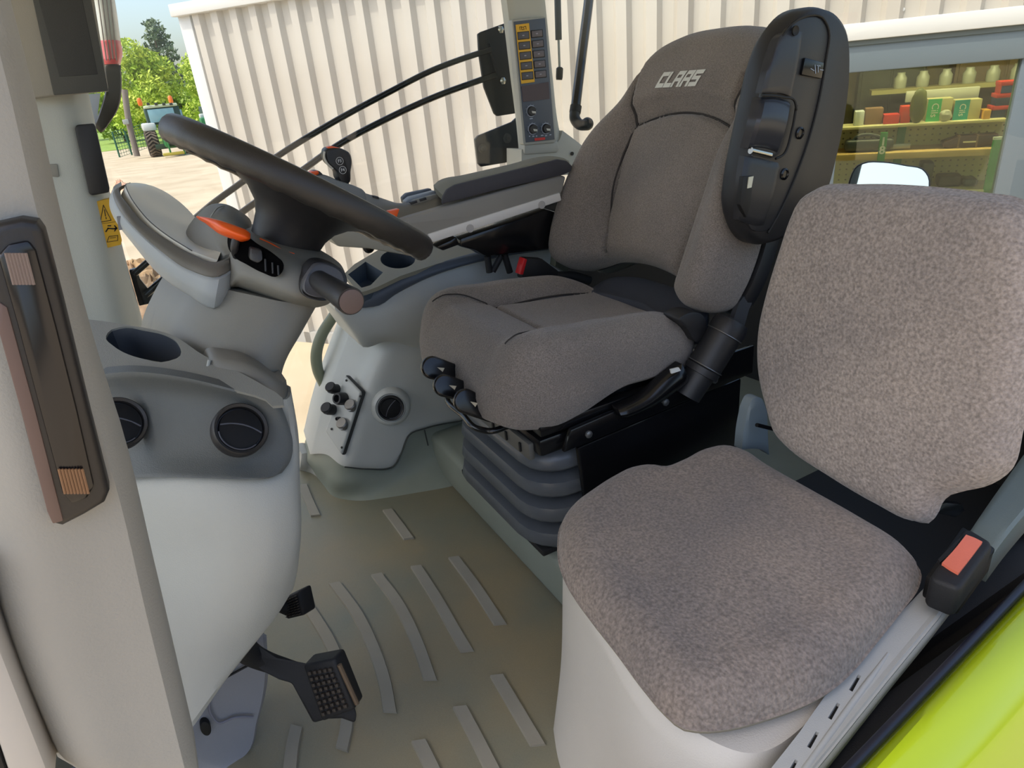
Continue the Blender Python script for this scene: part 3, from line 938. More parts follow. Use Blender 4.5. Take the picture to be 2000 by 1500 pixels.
# ================================================================== pedals
def pedal(name, label, pad_px, t_pad, arm_px, tread=True):
    P = [W(x, y, ('t', t)) for (x, y), t in zip(pad_px, t_pad)]
    pd = thing(name, label, 'pedal', P[2] - A(0, 0, .03), 'black foot pedals under the console')
    a, b, c, d = P  # corners of tread: top-left, top-right, bottom-right, bottom-left
    nn = nrm(np.cross(b - a, d - a))
    if np.dot(nn, CC - a) < 0: nn = -nn
    body_ = [a + (a - c) * .12, b + (b - d) * .12, c + (c - a) * .10, d + (d - b) * .12]
    obj('pad', prism(body_, -nn * .036), BLACKM, pd, bevel=.006, seg=3)
    nr, nc = 8, 5
    stud = None
    for i in range(nr):
        for j in range(nc):
            u, v = (j + .5) / nc, (i + .5) / nr
            p = (a * (1 - u) + b * u) * (1 - v) + (d * (1 - u) + c * u) * v
            if stud is None:
                stud = obj('stud', box(p + nn * .002, (np.linalg.norm(b - a) / nc * .62, np.linalg.norm(d - a) / nr * .55, .006), (nrm(b - a), nrm(np.cross(nn, nrm(b - a))), nn)), mat('stud_rubber', (58, 50, 42), .6), pd, bevel=.001)
            else:
                copy_obj(stud, ORG[stud.name] * 0 + p + nn * .002, pd, 'stud')
    obj('arm', tube([W(x, y, ('t', t)) for x, y, t in arm_px], [.020, .020, .016, .016], 12), BLACKM, pd)
    return pd, (a, b, c, d, nn)
pd, (a, b, c, d, nn) = pedal('foot_pedal', 'black foot pedal with studded tread and cranked arm over the floor ribs',
      [(600, 1308), (650, 1300), (684, 1380), (630, 1400)], [1.115, 1.10, 1.11, 1.125],
      [(455, 1240, 1.05), (505, 1286, 1.130), (560, 1306, 1.152), (604, 1322, 1.158)])
obj('pad_edge', tube([b + (b - a) * .25, c + (c - d) * .25], .004, 8, smooth=False), mat('edge_brown', (96, 78, 58), .6), pd)
obj('arm_plate', prism([W(x, y, ('t', t)) for x, y, t in ((486, 1270, 1.11), (502, 1258, 1.11), (540, 1284, 1.12), (600, 1296, 1.13), (640, 1290, 1.13), (664, 1306, 1.13), (697, 1394, 1.135), (694, 1412, 1.135), (668, 1403, 1.135), (640, 1404, 1.135),
     (612, 1412, 1.135), (592, 1375, 1.135), (570, 1334, 1.135), (545, 1327, 1.125), (510, 1309, 1.115), (476, 1280, 1.11))], nrm(ray(600, 1340)) * .03), BLACKM, pd, bevel=.004)
pedal('foot_pedal', 'black studded foot pedal half hidden behind the console edge',
      [(556, 1172), (580, 1160), (590, 1200), (560, 1206)], [1.33, 1.31, 1.32, 1.335],
      [(450, 1110, 1.05), (500, 1150, 1.20), (540, 1175, 1.32), (565, 1187, 1.345)])

# ================================================================== right-hand side console
con = thing('side_console', 'pale grey side console with socket plate, round vent and cup tray', 'console', (.45, 1.8, 0))
cols = [  # column points top -> bottom (pixel), plane y
    ([(700, 600), (664, 695), (640, 760), (622, 820), (606, 888)], 1.88),
    ([(748, 600), (712, 690), (686, 755), (664, 815), (640, 890)], 1.79),
    ([(790, 600), (760, 678), (728, 750), (702, 822), (673, 912)], 1.715),
    ([(815, 600), (790, 690), (765, 760), (742, 830), (716, 916)], 1.705),
    ([(850, 600), (825, 690), (805, 760), (788, 840), (768, 911)], 1.70),
    ([(880, 600), (850, 690), (832, 760), (815, 810), (801, 848)], 1.70),
    ([(910, 600), (885, 690), (868, 760), (852, 806), (830, 837)], 1.70),
    ([(960, 600), (950, 690), (940, 760), (930, 796), (910, 820)], 1.70)]
rows = [[W(c_[0][i][0], c_[0][i][1], ('y', c_[1])) for c_ in cols] for i in range(5)]
obj('body', solid(rows, (.02, .17, 0), 52, 36, rim=.004, sides='b'), PALE_LIFT, con)
# overhanging upper block
UB = [L(('y', 1.665), (668, 582), (715, 601), (742, 597), (772, 576), (842, 541), (950, 509), (1100, 480)),
      L(('y', 1.655), (655, 600), (705, 622), (748, 625), (800, 606), (870, 575), (960, 545), (1100, 520)),
      L(('y', 1.66), (668, 622), (706, 648), (756, 652), (812, 645), (880, 625), (965, 600), (1100, 580)),
      L(('y', 1.69), (690, 655), (710, 679), (757, 668), (820, 682), (890, 690), (970, 660), (1100, 640))]
obj('upper_block', solid(UB, (.0, .20, 0), 46, 26, rim=.006, sides='lb'), PALE_LIFT, con)
# cup tray
band = [L(('y', 1.655), (700, 572), (716, 568), (738, 560), (782, 539), (854, 515), (935, 494), (1080, 470)),
        L(('y', 1.645), (703, 590), (718, 586), (744, 578), (786, 557), (856, 530), (940, 505), (1080, 482)),
        L(('y', 1.652), (706, 602), (720, 601), (742, 597), (772, 576), (842, 541), (950, 509), (1100, 484))]
obj('tray_band', solid(band, (0, .02, 0), 40, 12, rim=.003), NAVY, con)
tn_ = nrm(A(0, -.36, 1.0))                   # tray top leans towards the seat
to_ = W(854, 515, ('y', 1.655))
tpl = (to_, tn_)
tx_, ty_ = A(1, 0, 0), nrm(np.cross(tn_, A(1, 0, 0)))
def t2d(x, y):
    p = W(x, y, tpl) - to_
    return (float(np.dot(p, tx_)), float(np.dot(p, ty_)))
tin = [(672, 535), (692, 516), (714, 503), (744, 485), (800, 462), (900, 430), (1040, 405), (1100, 445), (935, 494), (854, 515), (782, 539), (738, 560), (716, 568), (700, 572)]
cup2 = t2d(777, 506)
bin2 = [t2d(x, y) for x, y in ((680, 536), (714, 511), (748, 532), (724, 557), (706, 562))]
obj('tray_top', plate(to_, tx_, ty_, [t2d(x, y) for x, y in tin], [ell(cup2[0], cup2[1], .046, .046, 30), bin2], -tn_ * .012), mat('tray_olive', (146, 143, 128), .5, bump=.2, bscale=700), con)
cc_ = to_ + tx_ * cup2[0] + ty_ * cup2[1]
obj('cup_holder', lathe([(.046, 0), (.044, -.008), (.040, -.07), (.001, -.07)], cc_, tn_, 30, close=False), mat('recess_navy', (56, 66, 80), .45), con)
bp_ = [to_ + tx_ * p[0] + ty_ * p[1] for p in bin2]
k = len(bp_)
bc = sum(bp_) / k
vs = bp_ + [bc + (p - bc) * .92 - tn_ * .05 for p in bp_]
fs = [(i, (i + 1) % k, k + (i + 1) % k, k + i) for i in range(k)] + [tuple(k + i for i in range(k))]
obj('bin', (vs, fs), mat('recess_navy2', (78, 90, 104), .45), con)
# round vent with raised boss
vc = W(763, 794, ('y', 1.695))
vn = nrm(A(-.30, -1, .18))
obj('vent_boss', lathe([(.058, -.03), (.057, .0), (.050, .012), (.043, .016), (.040, .012), (.001, .010)], vc, vn, 40), PALE_LIFT, con)
vent(con, vc + vn * .018, vn, .035, roll=.9)
# socket plate
pa, pb, pc_, pd_ = (W(x, y, ('y', v)) for x, y, v in ((678, 733, 1.785), (710, 766, 1.715), (671, 888, 1.715), (640, 842, 1.785)))
pn = nrm(np.cross(pb - pa, pd_ - pa))
if np.dot(pn, CC - pa) < 0: pn = -pn
def inset(q, s):
    c_ = sum(q) / 4
    return [c_ + (p - c_) * s for p in q]
spl = obj('socket_plate', prism([p + pn * .012 for p in [pa, pb, pc_, pd_]], -pn * .02), PALE_LIFT, con, bevel=.006, seg=3)
obj('plate_gap', prism([p + pn * .008 for p in inset([pa, pb, pc_, pd_], 1.025)], -pn * .02), mat('gap_dark', (60, 62, 62), .6), con, bevel=.006)
def plug(x, y, r, h, m, flap=False):
    p = W(x, y, (pa + pn * .012, pn))
    s_ = obj('socket', lathe([(r, 0), (r, h * .6), (r * .85, h), (r * .6, h), (r * .55, h * .5), (.0005, h * .5)], p, pn, 20), m, spl)
    if flap:
        obj('socket_flap', lathe([(r * 1.05, 0), (r * 1.05, .003), (r * .9, .006), (.0005, .006)], p + pn * h * 1.05 + A(.004, 0, .004), nrm(pn + A(.3, 0, .4)), 20), STEEL if m is not BLACK else BLACK, s_)
    return s_
plug(658, 760, 0.0147, .028, BLACK, True)
plug(672, 779, 0.0183, .030, BLACK, False)
plug(688, 794, 0.0159, .012, STEEL, True)
plug(650, 800, 0.0159, .028, BLACK, True)
plug(663, 818, .006, .012, BLACK, False)
plug(672, 830, 0.0159, .012, STEEL, True)
for (x, y) in ((677, 743), (704, 774), (648, 838), (668, 874)):
    obj('screw', lathe([(.0035, 0), (.0035, .002), (.001, .003)], W(x, y, (pa + pn * .012, pn)), pn, 10), BLACKP, spl)
# kick panel under the console
KP = [[W(606, 884, ('y', 1.90)), W(640, 888, ('y', 1.80)), W(673, 911, ('y', 1.73)), W(716, 915, ('y', 1.72)), W(768, 910, ('y', 1.72)), W(801, 847, ('y', 1.72)), W(830, 836, ('y', 1.72)), W(910, 820, ('y', 1.72))],
      [W(602, 895, ('y', 1.92)), W(636, 915, ('y', 1.80)), W(665, 940, ('y', 1.73)), W(712, 945, ('y', 1.71)), W(770, 938, ('y', 1.70)), W(815, 920, ('y', 1.69)), W(845, 900, ('y', 1.69)), W(900, 880, ('y', 1.69))],
      L(('z', .0), (600, 908), (630, 945), (655, 971), (700, 978), (762, 971), (815, 962), (856, 955), (905, 945))]
obj('kick_panel', solid(KP, (.02, .12, 0), 40, 20, rim=.004, sides='l'), PLATM, con)
obj('panel_seam', tube(L(('y', 1.695), (673, 912), (716, 916), (768, 911), (786, 880), (801, 848), (830, 837), (905, 821)), .0022, 8), mat('seam_dark', (58, 62, 60), .6), con)
obj('panel_seam', tube([W(829, 840, ('y', 1.69)), W(836, 870, ('y', 1.69))], .002, 6, smooth=False), mat('seam_dark', (58, 62, 60), .6), con)

# grab bar by the window's lower front edge
gb = tag(obj('grab_bar', tube(L(('y', 1.99), (668, 592), (648, 622), (628, 655), (618, 690), (620, 720), (633, 752)), [.015, .017, .018, .016], 12), mat('grab_green', (128, 134, 112), .45, bump=.1)),
         'short curved grey-green grab bar at the foot of the side window', 'grab bar')
wf_ = obj('window_seal', tube(L(('y', 2.02), (690, 632), (660, 695), (634, 760), (616, 830), (606, 890)), .008, 8), BLACKM)
wf_.parent = win1
wf_.location = Vector(ORG[wf_.name] - ORG[win1.name])
tr = struct(obj('trim_1', solid([L(('y', 1.96), (590, 888), (605, 886), (622, 900)), L(('y', 1.95), (588, 908), (606, 905), (630, 930)), L(('z', 0), (586, 920), (606, 925), (640, 955))], (0, .08, 0), 12, 10, rim=.006), PALE2), 'pale sill trim at the foot of the side window')

# ================================================================== driver seat
YC = 1.235
seat = thing('driver_seat', 'grey fabric driver seat on black bellows with folded-up left armrest', 'seat', (.80, YC, .135))
# ---- cushion
su = nrm(A(.50, 0, -.055))
sv = A(0, 1, 0)
sn = np.cross(su, sv)
so = A(.755, YC, .600)
half = [(-.262, 0.0), (-.262, .10), (-.258, .17), (-.235, .222), (-.19, .246), (-.10, .252), (.02, .250), (.13, .240), (.21, .222), (.245, .19), (.258, .12), (.262, .0)]
lp = half + [(u, -v) for u, v in half[-2:0:-1]]
lp = [tuple(p[:2]) for p in cr([A(u, v, 0) for u, v in lp], 120, True)]
def seat_top(u, v, r):
    av = abs(v)
    bol = ss(.135, .185, av) * (.020 + .018 * ss(-.22, -.02, u)) * (1 - .75 * ss(.10, .25, u))
    front = .012 * ss(-.06, -.17, u) - .030 * ss(-.19, -.262, u) - .03 * ss(-.22, -.262, u)
    dish = -.010 * (1 - (av / .2) ** 2 if av < .2 else 0) * ss(-.1, .05, u)
    h = bol + front + dish
    inner = [(-.09, .135), (.03, .150), (.20, .152)]
    h += groove(segdist(u, av, inner), .008, .016)
    h += groove(segdist(u, av, [(-.09, .135), (-.09, 0)]), .007, .014)
    h += groove(segdist(u, av, [(-.09, .135), (-.16, .165), (-.235, .180)]), .008, .006)
    return h
obj('cushion', pillow(lp, so, su, sv, sn, seat_top, lambda u, v: .100 + .055 * ss(.05, -.16, u), rnd=.045, rings=44, side_in=.93, r0=.80), FABRIC, seat)
# dark gusset behind the cushion
obj('gusset', pillow([tuple(p[:2]) for p in cr([A(u, v, 0) for u, v in ((.225, .19), (.235, 0), (.225, -.19), (.27, -.20), (.32, -.12), (.33, 0), (.32, .12), (.27, .20))], 40, True)], so, su, sv, sn,
                     lambda u, v, r: -.002 + .035 * ss(.23, .33, u), .06, rnd=.012, rings=8), mat('gusset_cloth', (62, 66, 76), .85, bump=.3, bscale=600), seat)
# ---- backrest
bu = nrm(A(.40, 0, .917))
bv = A(0, -1, 0)
bn = np.cross(bv, bu)              # faces forward
bo = A(1.01, YC + .032, .60)
hw = [(.005, .0), (.060 - .06, .0)]
halfb = [(.062, 0.0), (.058, .06), (.045, .13), (.012, .20), (-.004, .245), (.012, .280), (.06, .296), (.12, .300), (.19, .294), (.27, .280), (.35, .262), (.43, .245),
         (.50, .228), (.55, .206), (.585, .170), (.606, .11), (.614, .0)]
lpb = halfb + [(u, -v) for u, v in halfb[-2:0:-1]]
lpb = [tuple(p[:2]) for p in cr([A(u, v, 0) for u, v in lpb], 150, True)]
BSEAM = [(.06, .135), (.15, .160), (.30, .172), (.38, .166), (.47, .180), (.54, .196)]
def back_top(u, v, r):
    av = abs(v)
    wing = ss(.155, .215, av) * .050 * (1 - ss(.30, .50, u)) + ss(.15, .22, av) * .012
    wing += .030 * ss(.20, .285, av) * (1 - ss(.35, .5, u))
    lum = .012 * math.exp(-((u - .2) / .12) ** 2) * (1 - min(1, av / .17) ** 2)
    head = .026 * ss(.385 - .04 * max(0, 1 - (av / .2) ** 2) * -1, .42 + .04 * max(0, 1 - (av / .2) ** 2), u) * ss(.225, .16, av)
    crown = -.030 * ss(.46, .61, u)
    h = wing + lum + head + crown
    inner = BSEAM
    h += groove(segdist(u, av, inner), .007, .018)
    arc = [(.375 + .040 * (1 - (q / .178) ** 2), q) for q in np.linspace(0, .170, 7)]
    h += groove(segdist(u, av, arc), .007, .016)
    return h + .02
back = obj('backrest', pillow(lpb, bo, bu, bv, bn, back_top, .055, rnd=.05, rings=50, side_in=.93, center=(.30, 0), r0=.84), FABRIC, seat)
obj('back_shell', pillow([tuple(p[:2] * A(.97, .97) + A(.01, 0)) for p in np.asarray(lpb)], bo - bn * .05, bu, bv, bn, lambda u, v, r: 0, .06, rnd=.01, rings=6, center=(.30, 0)), BLACK, seat)
SEAM = mat('seam_thread', (56, 52, 50), .9)
def surf(pts, o, eu, ev, en, top, lift=0.0):
    return [o + eu * u + ev * v + en * (top(u, v, .5) + lift) for u, v in pts]
arc_ = [(.375 + .040 * (1 - (q / .170) ** 2), q) for q in np.linspace(-.17, .17, 15)]
obj('seam', tube(surf(arc_, bo, bu, bv, bn, back_top, .0035), .0026, 6), SEAM, back)
fine_ = [tuple(p[:2]) for p in cr([A(u, v, 0) for u, v in BSEAM], 30)]
for s_ in (-1, 1):
    obj('seam', tube(surf([(u, v * s_) for u, v in fine_], bo, bu, bv, bn, back_top, .0035), [.0022, .0024, .0024, .0045, .006, .003], 6), SEAM, back)
for pts in ([(-.09, -.135), (-.09, 0), (-.09, .135)], [(-.09, .135), (.03, .150), (.12, .152), (.20, .152)], [(-.09, -.135), (.03, -.150), (.12, -.152), (.20, -.152)],
            [(-.09, .135), (-.16, .165), (-.225, .176)], [(-.09, -.135), (-.16, -.165), (-.225, -.176)]):
    q = [tuple(p[:2]) for p in cr([A(u, v, 0) for u, v in pts], 22)]
    obj('seam', tube(surf(q, so, su, sv, sn, seat_top, .005), .0026 if abs(pts[-1][0]) < .21 else .0016, 6), SEAM, seat)
# headrest lettering, block italic strokes on the pad
def letters():
    S = .30                      # stroke
    def rc(x0, x1, y0, y1): return [(x0, y0), (x1, y0), (x1, y1), (x0, y1)]
    C_ = [rc(0, S, 0, 1), rc(S, 1, 0, S * .9), rc(S, 1, 1 - S * .9, 1)]
    L_ = [rc(0, S, 0, 1), rc(S, .95, 0, S * .9)]
    A_ = [[(0, 0), (S, 0), (S, 1), (.14, 1)], rc(.78, 1.08, 0, 1), rc(S, .78, 1 - S * .8, 1), rc(S, .78, .34, .56)]
    S_ = [rc(0, 1, 0, S * .85), rc(.72, 1, S * .85, .62), rc(0, .72, .40, .62), rc(0, S, .62, 1), rc(S, 1.05, 1 - S * .85, 1)]
    x = 0
    qs = []
    for gl, w in ((C_, 1.06), (L_, 1.0), (A_, 1.14), (A_, 1.16), (S_, 1.0)):
        for q in gl:
            qs.append([(x + a, b) for a, b in q])
        x += w
    return qs, x
qs, wid = letters()
vs, fs = [], []
HT, WD = .037, .136
for q in qs:
    n = 5
    k = len(vs)
    for i in range(n):
        for j in range(n):
            a, b = i / (n - 1), j / (n - 1)
            p = [(q[0][m] * (1 - a) + q[1][m] * a) * (1 - b) + (q[3][m] * (1 - a) + q[2][m] * a) * b for m in (0, 1)]
            x = (p[0] / wid - .5) * WD + (p[1] - .5) * HT * .30
            u, v = .478 + (p[1] - .5) * HT, x - .016
            vs.append(bo + bu * u + bv * v + bn * (back_top(u, v, .5) + .0022))
    for i in range(n - 1):
        for j in range(n - 1):
            fs.append((k + i * n + j, k + (i + 1) * n + j, k + (i + 1) * n + j + 1, k + i * n + j + 1))
lt = obj('logo', (vs, fs), mat('logo_white', (214, 214, 206), .8), back, flat=True)
lt['label'] = 'white block lettering reading CLAAS on the headrest'

# ---- under-frame, slides, bellows
obj('seat_pan', bx(.555, 1.03, 1.03, 1.445, .455, .49), BLACKG, seat, bevel=.008)
obj('upper_frame', bx(.560, 1.05, 1.005, 1.465, .400, .440), BLACKG, seat, bevel=.008)
for y in (1.015, 1.455):
    obj('slide_rail', bx(.56, 1.10, y - .018, y + .018, .450, .475), BLACKG, seat, bevel=.004)
for y in (.992,):
    obj('side_plate', prism([A(.60, y, .41), A(1.12, y, .43), A(1.12, y, .50), A(1.00, y, .50), A(.95, y, .475), A(.62, y, .455)], (0, -.012, 0)), BLACKG, seat, bevel=.003)
for (x, z) in ((.66, .432), (.86, .44), (1.0, .45)):
    obj('bolt', lathe([(.008, 0), (.008, .004), (.004, .006), (.001, .006)], A(x, .980, z), (0, -1, 0), 8), STEEL, seat)
# ribbed front plate above the bellows
fp = obj('front_plate', bx(.548, .562, 1.03, 1.45, .385, .425), mat('front_plate', (96, 94, 88), .4), seat, bevel=.004)
for k in range(7):
    obj('plate_notch', bx(.544, .552, 1.06 + k * .06, 1.066 + k * .06, .395, .415), BLACKP, fp)
nb = 4
zb = np.linspace(.385, .140, 2 * nb + 1)
for k in range(nb):
    z1, zm, z0 = zb[2 * k], zb[2 * k + 1], zb[2 * k + 2]
    e = .012 + k * .006
    loops = []
    for z, g in ((z1, .0), (z1 - .010, .020 + e), (zm - .006, .026 + e), (z0 + .012, .014 + e), (z0 + .002, .0)):
        loops.append([p + A(0, 0, 0) for p in on((.80, YC, z), (1, 0, 0), (0, 1, 0), rrect(0.015, 0, .44 + 2 * g, .37 + 2 * g, .05 + g, 6))])
    n = len(loops[0])
    vs = [p for l_ in loops for p in l_]
    fs = [(i * n + j, i * n + (j + 1) % n, (i + 1) * n + (j + 1) % n, (i + 1) * n + j) for i in range(len(loops) - 1) for j in range(n)]
    fs += [tuple(range(n - 1, -1, -1)), tuple((len(loops) - 1) * n + j for j in range(n))]
    obj('bellows_fold', (vs, fs), BELLOW, seat, sharp=60)
obj('base_plate', bx(.56, 1.06, 1.03, 1.45, .134, .150), BLACKM, seat, bevel=.004)
obj('side_cover', prism([A(.66, 1.005, .16), A(.64, 1.005, .40), A(1.10, 1.005, .42), A(1.10, 1.005, .16)], (0, -.012, 0)), BLACKG, seat, bevel=.006)
# ---- front paddle levers and the U handle
def paddle(x, y, x2, y2, w, t):
    p, q = W(x, y, ('t', t)), W(x2, y2, ('t', t + .03))
    d = nrm(q - p)
    up0 = nrm(-nrm(ray(x, y)) * 1.0 + A(-.2, 0, .35))
    up = nrm(up0 - d * np.dot(up0, d))
    s = np.cross(d, up)
    out = []
    for th in np.linspace(math.pi / 2, 3 * math.pi / 2, 12):
        out.append(p + d * (w * math.cos(th)) + s * (w * math.sin(th)))
    out += [q - s * w * .8, q + s * w * .8]
    l_ = obj('lever', prism([o_ - up * .004 for o_ in out], up * .014), BLACKG, seat, bevel=.005, seg=3)
    c = p + up * .0105 + d * .006
    obj('lever_icon', prism([c + d * .016 + s * .004, c + d * .018 - s * .005, c + d * .002 - s * .002], up * .0008), mat('lever_icon', (196, 184, 158), .5), l_)
paddle(843, 718, 900, 735, .0245, 1.40)
paddle(866, 753, 930, 772, .0235, 1.37)
paddle(907, 783, 965, 808, .0250, 1.335)
P = L(('z', .452), (905, 768), (880, 765), (874, 776), (905, 812), (935, 838), (960, 842), (992, 832))
obj('lever_bar', tube(P, .0065, 12), BLACKG, seat)
obj('lever_block', prism(L(('z', .49), (868, 702), (900, 720), (930, 752), (950, 790), (975, 800), (930, 735), (895, 700)), (0, 0, -.04)), BLACKG, seat, bevel=.004)
# ---- recliner motor / knob on the left, belt stalk, bits
ka, kb = A(.915, .975, .440), A(1.035, .955, .605)
kd = nrm(kb - ka)
kn = np.linalg.norm(kb - ka)
obj('lumbar_cylinder', lathe([(.030, 0), (.032, .055), (.038, .056), (.038, .070), (.035, .072), (.037, .074), (.037, .150), (.039, .152), (.039, .172), (.034, .185), (.001, .19)], ka, kd, 32), BLACK, seat)
for h in (.073, .151):
    obj('cylinder_ring', lathe([(.0392, 0), (.0398, .001), (.0392, .0022)], ka + kd * h, kd, 32, close=False), STEEL, seat)
obj('side_handle', solid([L(('y', .965), (1210, 800), (1260, 775), (1300, 740), (1335, 712)), L(('y', .955), (1215, 812), (1265, 790), (1310, 760), (1345, 730)), L(('y', .965), (1225, 820), (1270, 800), (1315, 772), (1350, 745))], (0, .02, 0), 20, 10, rim=.005), BLACKG, seat)
obj('handle_mark', prism(L(('y', .953), (1310, 722), (1326, 718), (1330, 724), (1312, 730)), (0, .004, 0)), WHITEP, seat)
obj('hinge_cover', prism(cr(L(('y', .985), (1325, 625), (1350, 610), (1376, 618), (1380, 650), (1365, 668), (1340, 640)), 24, True), (0, .05, 0)), BLACK, seat, bevel=.006)
obj('belt_webbing', solid([L(('y', 1.0), (1478, 560), (1486, 566)), L(('y', .98), (1445, 590), (1465, 600)), L(('y', .97), (1425, 640), (1448, 648)), L(('y', .97), (1408, 660), (1430, 668))], (0, .012, 0), 8, 14), mat('webbing', (58, 58, 60), .7, bump=.3, bscale=900), seat)
# ---- folded-up left armrest (black shell standing beside the backrest)
YA = .925
outl = [(1440, 405), (1445, 355), (1462, 270), (1480, 190), (1500, 110), (1520, 62), (1550, 26), (1590, 12), (1628, 24), (1650, 58), (1655, 130), (1646, 220), (1628, 310), (1606, 385), (1565, 440), (1520, 470), (1478, 478), (1450, 450)]
lo = cr(L(('y', YA), *outl), 90, True)
c0 = lo.mean(0)
def arm_loop(s, dy):
    return [c0 + (p - c0) * s + A(0, dy, 0) for p in lo]
loops = [arm_loop(.93, -.012), arm_loop(.975, -.006), arm_loop(1.0, .010), arm_loop(1.0, .035), arm_loop(.94, .05)]
n = len(lo)
vs = [p for l_ in loops for p in l_]
fs = [(i * n + j, i * n + (j + 1) % n, (i + 1) * n + (j + 1) % n, (i + 1) * n + j) for i in range(4) for j in range(n)]
fs += [tuple(range(n - 1, -1, -1)), tuple(4 * n + j for j in range(n))]
ar = obj('armrest', (vs, fs), BLACK, seat, sharp=50)
ar['label'] = 'black plastic armrest folded upright beside the backrest'
face = [(1455, 410), (1462, 355), (1480, 250), (1500, 150), (1520, 90), (1545, 50), (1575, 33), (1605, 36), (1618, 60), (1612, 120), (1600, 190), (1588, 240), (1572, 300), (1540, 380), (1500, 450), (1470, 450)]
obj('inner_panel', prism(cr(L(('y', YA - .014), *face), 60, True), (0, .012, 0)), mat('armrest_face', (40, 41, 44), .40, bump=.15, bscale=800), ar, bevel=.003)
obj('panel_groove', tube(L(('y', YA - .0145), (1492, 190), (1503, 130), (1522, 82), (1546, 48), (1576, 31), (1606, 34), (1619, 60), (1613, 120), (1601, 190), (1582, 265), (1556, 340), (1520, 420), (1500, 455)), .0022, 8, n=60), BLACKP, ar)
obj('gap_line', tube(L(('y', YA - .026), (1488, 186), (1508, 187), (1530, 190), (1552, 197), (1556, 215)), .0022, 8), BLACKP, ar)
obj('gap_line', tube(L(('y', YA - .022), (1556, 205), (1548, 250), (1530, 302), (1515, 310)), .0025, 8), BLACKP, ar)
obj('upper_cover', solid([L(('y', YA - .017), (1508, 108), (1524, 72), (1548, 60), (1570, 62)), L(('y', YA - .024), (1500, 140), (1520, 120), (1540, 116), (1562, 120)), L(('y', YA - .024), (1490, 182), (1508, 182), (1528, 182), (1548, 188))], (0, .014, 0), 14, 16, rim=.003), mat('armrest_face2', (46, 48, 53), .38, bump=.1, bscale=900), ar)
obj('roller', solid([L(('y', YA - .018), (1492, 190), (1512, 188), (1532, 192), (1548, 198)), L(('y', YA - .034), (1482, 235), (1502, 235), (1524, 238), (1540, 244)), L(('y', YA - .018), (1466, 290), (1486, 290), (1506, 294), (1522, 300))], (0, .02, 0), 16, 18, rim=.006), mat('armrest_face3', (50, 52, 58), .32), ar)
obj('pivot_pin', tube(L(('y', YA - .016), (1466, 294), (1504, 303)), .006, 12, smooth=False), CHROME, ar)
obj('lower_cover', solid([L(('y', YA - .017), (1458, 305), (1480, 306), (1505, 312), (1528, 318)), L(('y', YA - .024), (1450, 360), (1470, 365), (1495, 372), (1515, 378)), L(('y', YA - .018), (1446, 430), (1465, 438), (1480, 442), (1495, 440))], (0, .014, 0), 14, 16, rim=.004), mat('armrest_face', (48, 49, 53), .42), ar)
obj('slot', prism(L(('y', YA - .026), (1452, 345), (1472, 343), (1466, 400), (1458, 425), (1446, 400)), (0, .01, 0)), BLACKP, ar, bevel=.001)
obj('slot_tab', prism(L(('y', YA - .0275), (1463, 346), (1472, 344), (1468, 366), (1460, 368)), (0, .006, 0)), mat('tab_cream', (206, 204, 182), .5), ar)
sw = obj('rocker_switch', prism(L(('y', YA - .020), (1573, 112), (1611, 122), (1606, 154), (1566, 146)), (0, .015, 0)), BLACKG, ar, bevel=.003)
o_, dx_, dy_ = px2(('y', YA - .0208), 1592, 134)
obj('switch_print', join(*[strip([((a - 1592) / 10, (b - 134) / 10) for a, b in q], .13, o_, dx_, dy_) for q in ([(1584, 134), (1590, 138)], [(1592, 127), (1593, 143)], [(1596, 128), (1602, 129)], [(1598, 128), (1598, 141)], [(1602, 136), (1608, 137)])]), mat('print_blue', (150, 165, 185), .5), ar, flat=True)
for (x, y) in ((1561, 260), (1531, 340)):
    s_ = obj('socket_screw', lathe([(.011, 0), (.011, .003), (.008, .005), (.0065, .002), (.001, .002)], W(x, y, ('y', YA - .013)), (0, -1, 0), 20), BLACKG, ar)
obj('pin_hole', lathe([(.008, 0), (.008, .003), (.005, .001), (.001, .001)], W(1552, 60, ('y', YA - .018)), (0, -1, 0), 16), BLACKP, ar)

# red seat-belt buckle right of the cushion
bk = thing('belt_buckle', 'black seat-belt buckle with red button between cushion and console', 'seat belt buckle', A(.80, 1.53, .58))
obj('buckle_body', prism(L(('y', 1.50), (1026, 504), (1060, 506), (1092, 530), (1088, 548), (1020, 545), (1020, 520)), (0, .03, 0)), BLACKM, bk, bevel=.004)
obj('release_button', prism(L(('y', 1.497), (1024, 504), (1030, 507), (1022, 537), (1015, 536)), (0, .026, 0)), RED, bk, bevel=.002)
obj('buckle_stalk', tube(L(('y', 1.51), (1085, 540), (1120, 540), (1150, 548)), .014, 10), BLACKM, bk)

# ================================================================== jump seat
js = thing('jump_seat', 'grey fabric folding passenger seat on a pale moulded base', 'seat', (.62, .57, 0))
# base
br = [[A(.46, .775, .402), A(.425, .70, .400), A(.395, .57, .392), A(.392, .44, .362), A(.43, .355, .360), A(.56, .345, .360)],
      [A(.45, .772, .30), A(.418, .70, .30), A(.388, .57, .29), A(.375, .44, .28), A(.41, .352, .28), A(.55, .343, .28)],
      [A(.435, .770, .15), A(.405, .70, .15), A(.370, .57, .14), A(.355, .44, .13), A(.39, .350, .13), A(.54, .342, .13)],
      [A(.405, .765, .0), A(.375, .70, .0), A(.345, .57, .0), A(.335, .44, .0), A(.37, .348, .0), A(.53, .341, .0)]]
obj('base', solid(br, (.20, .03, 0), 44, 24, rim=.01, sides='lt'), mat('base_white', (198, 193, 184), .55, bump=.25, bscale=500, var=.03, vscale=4), js)
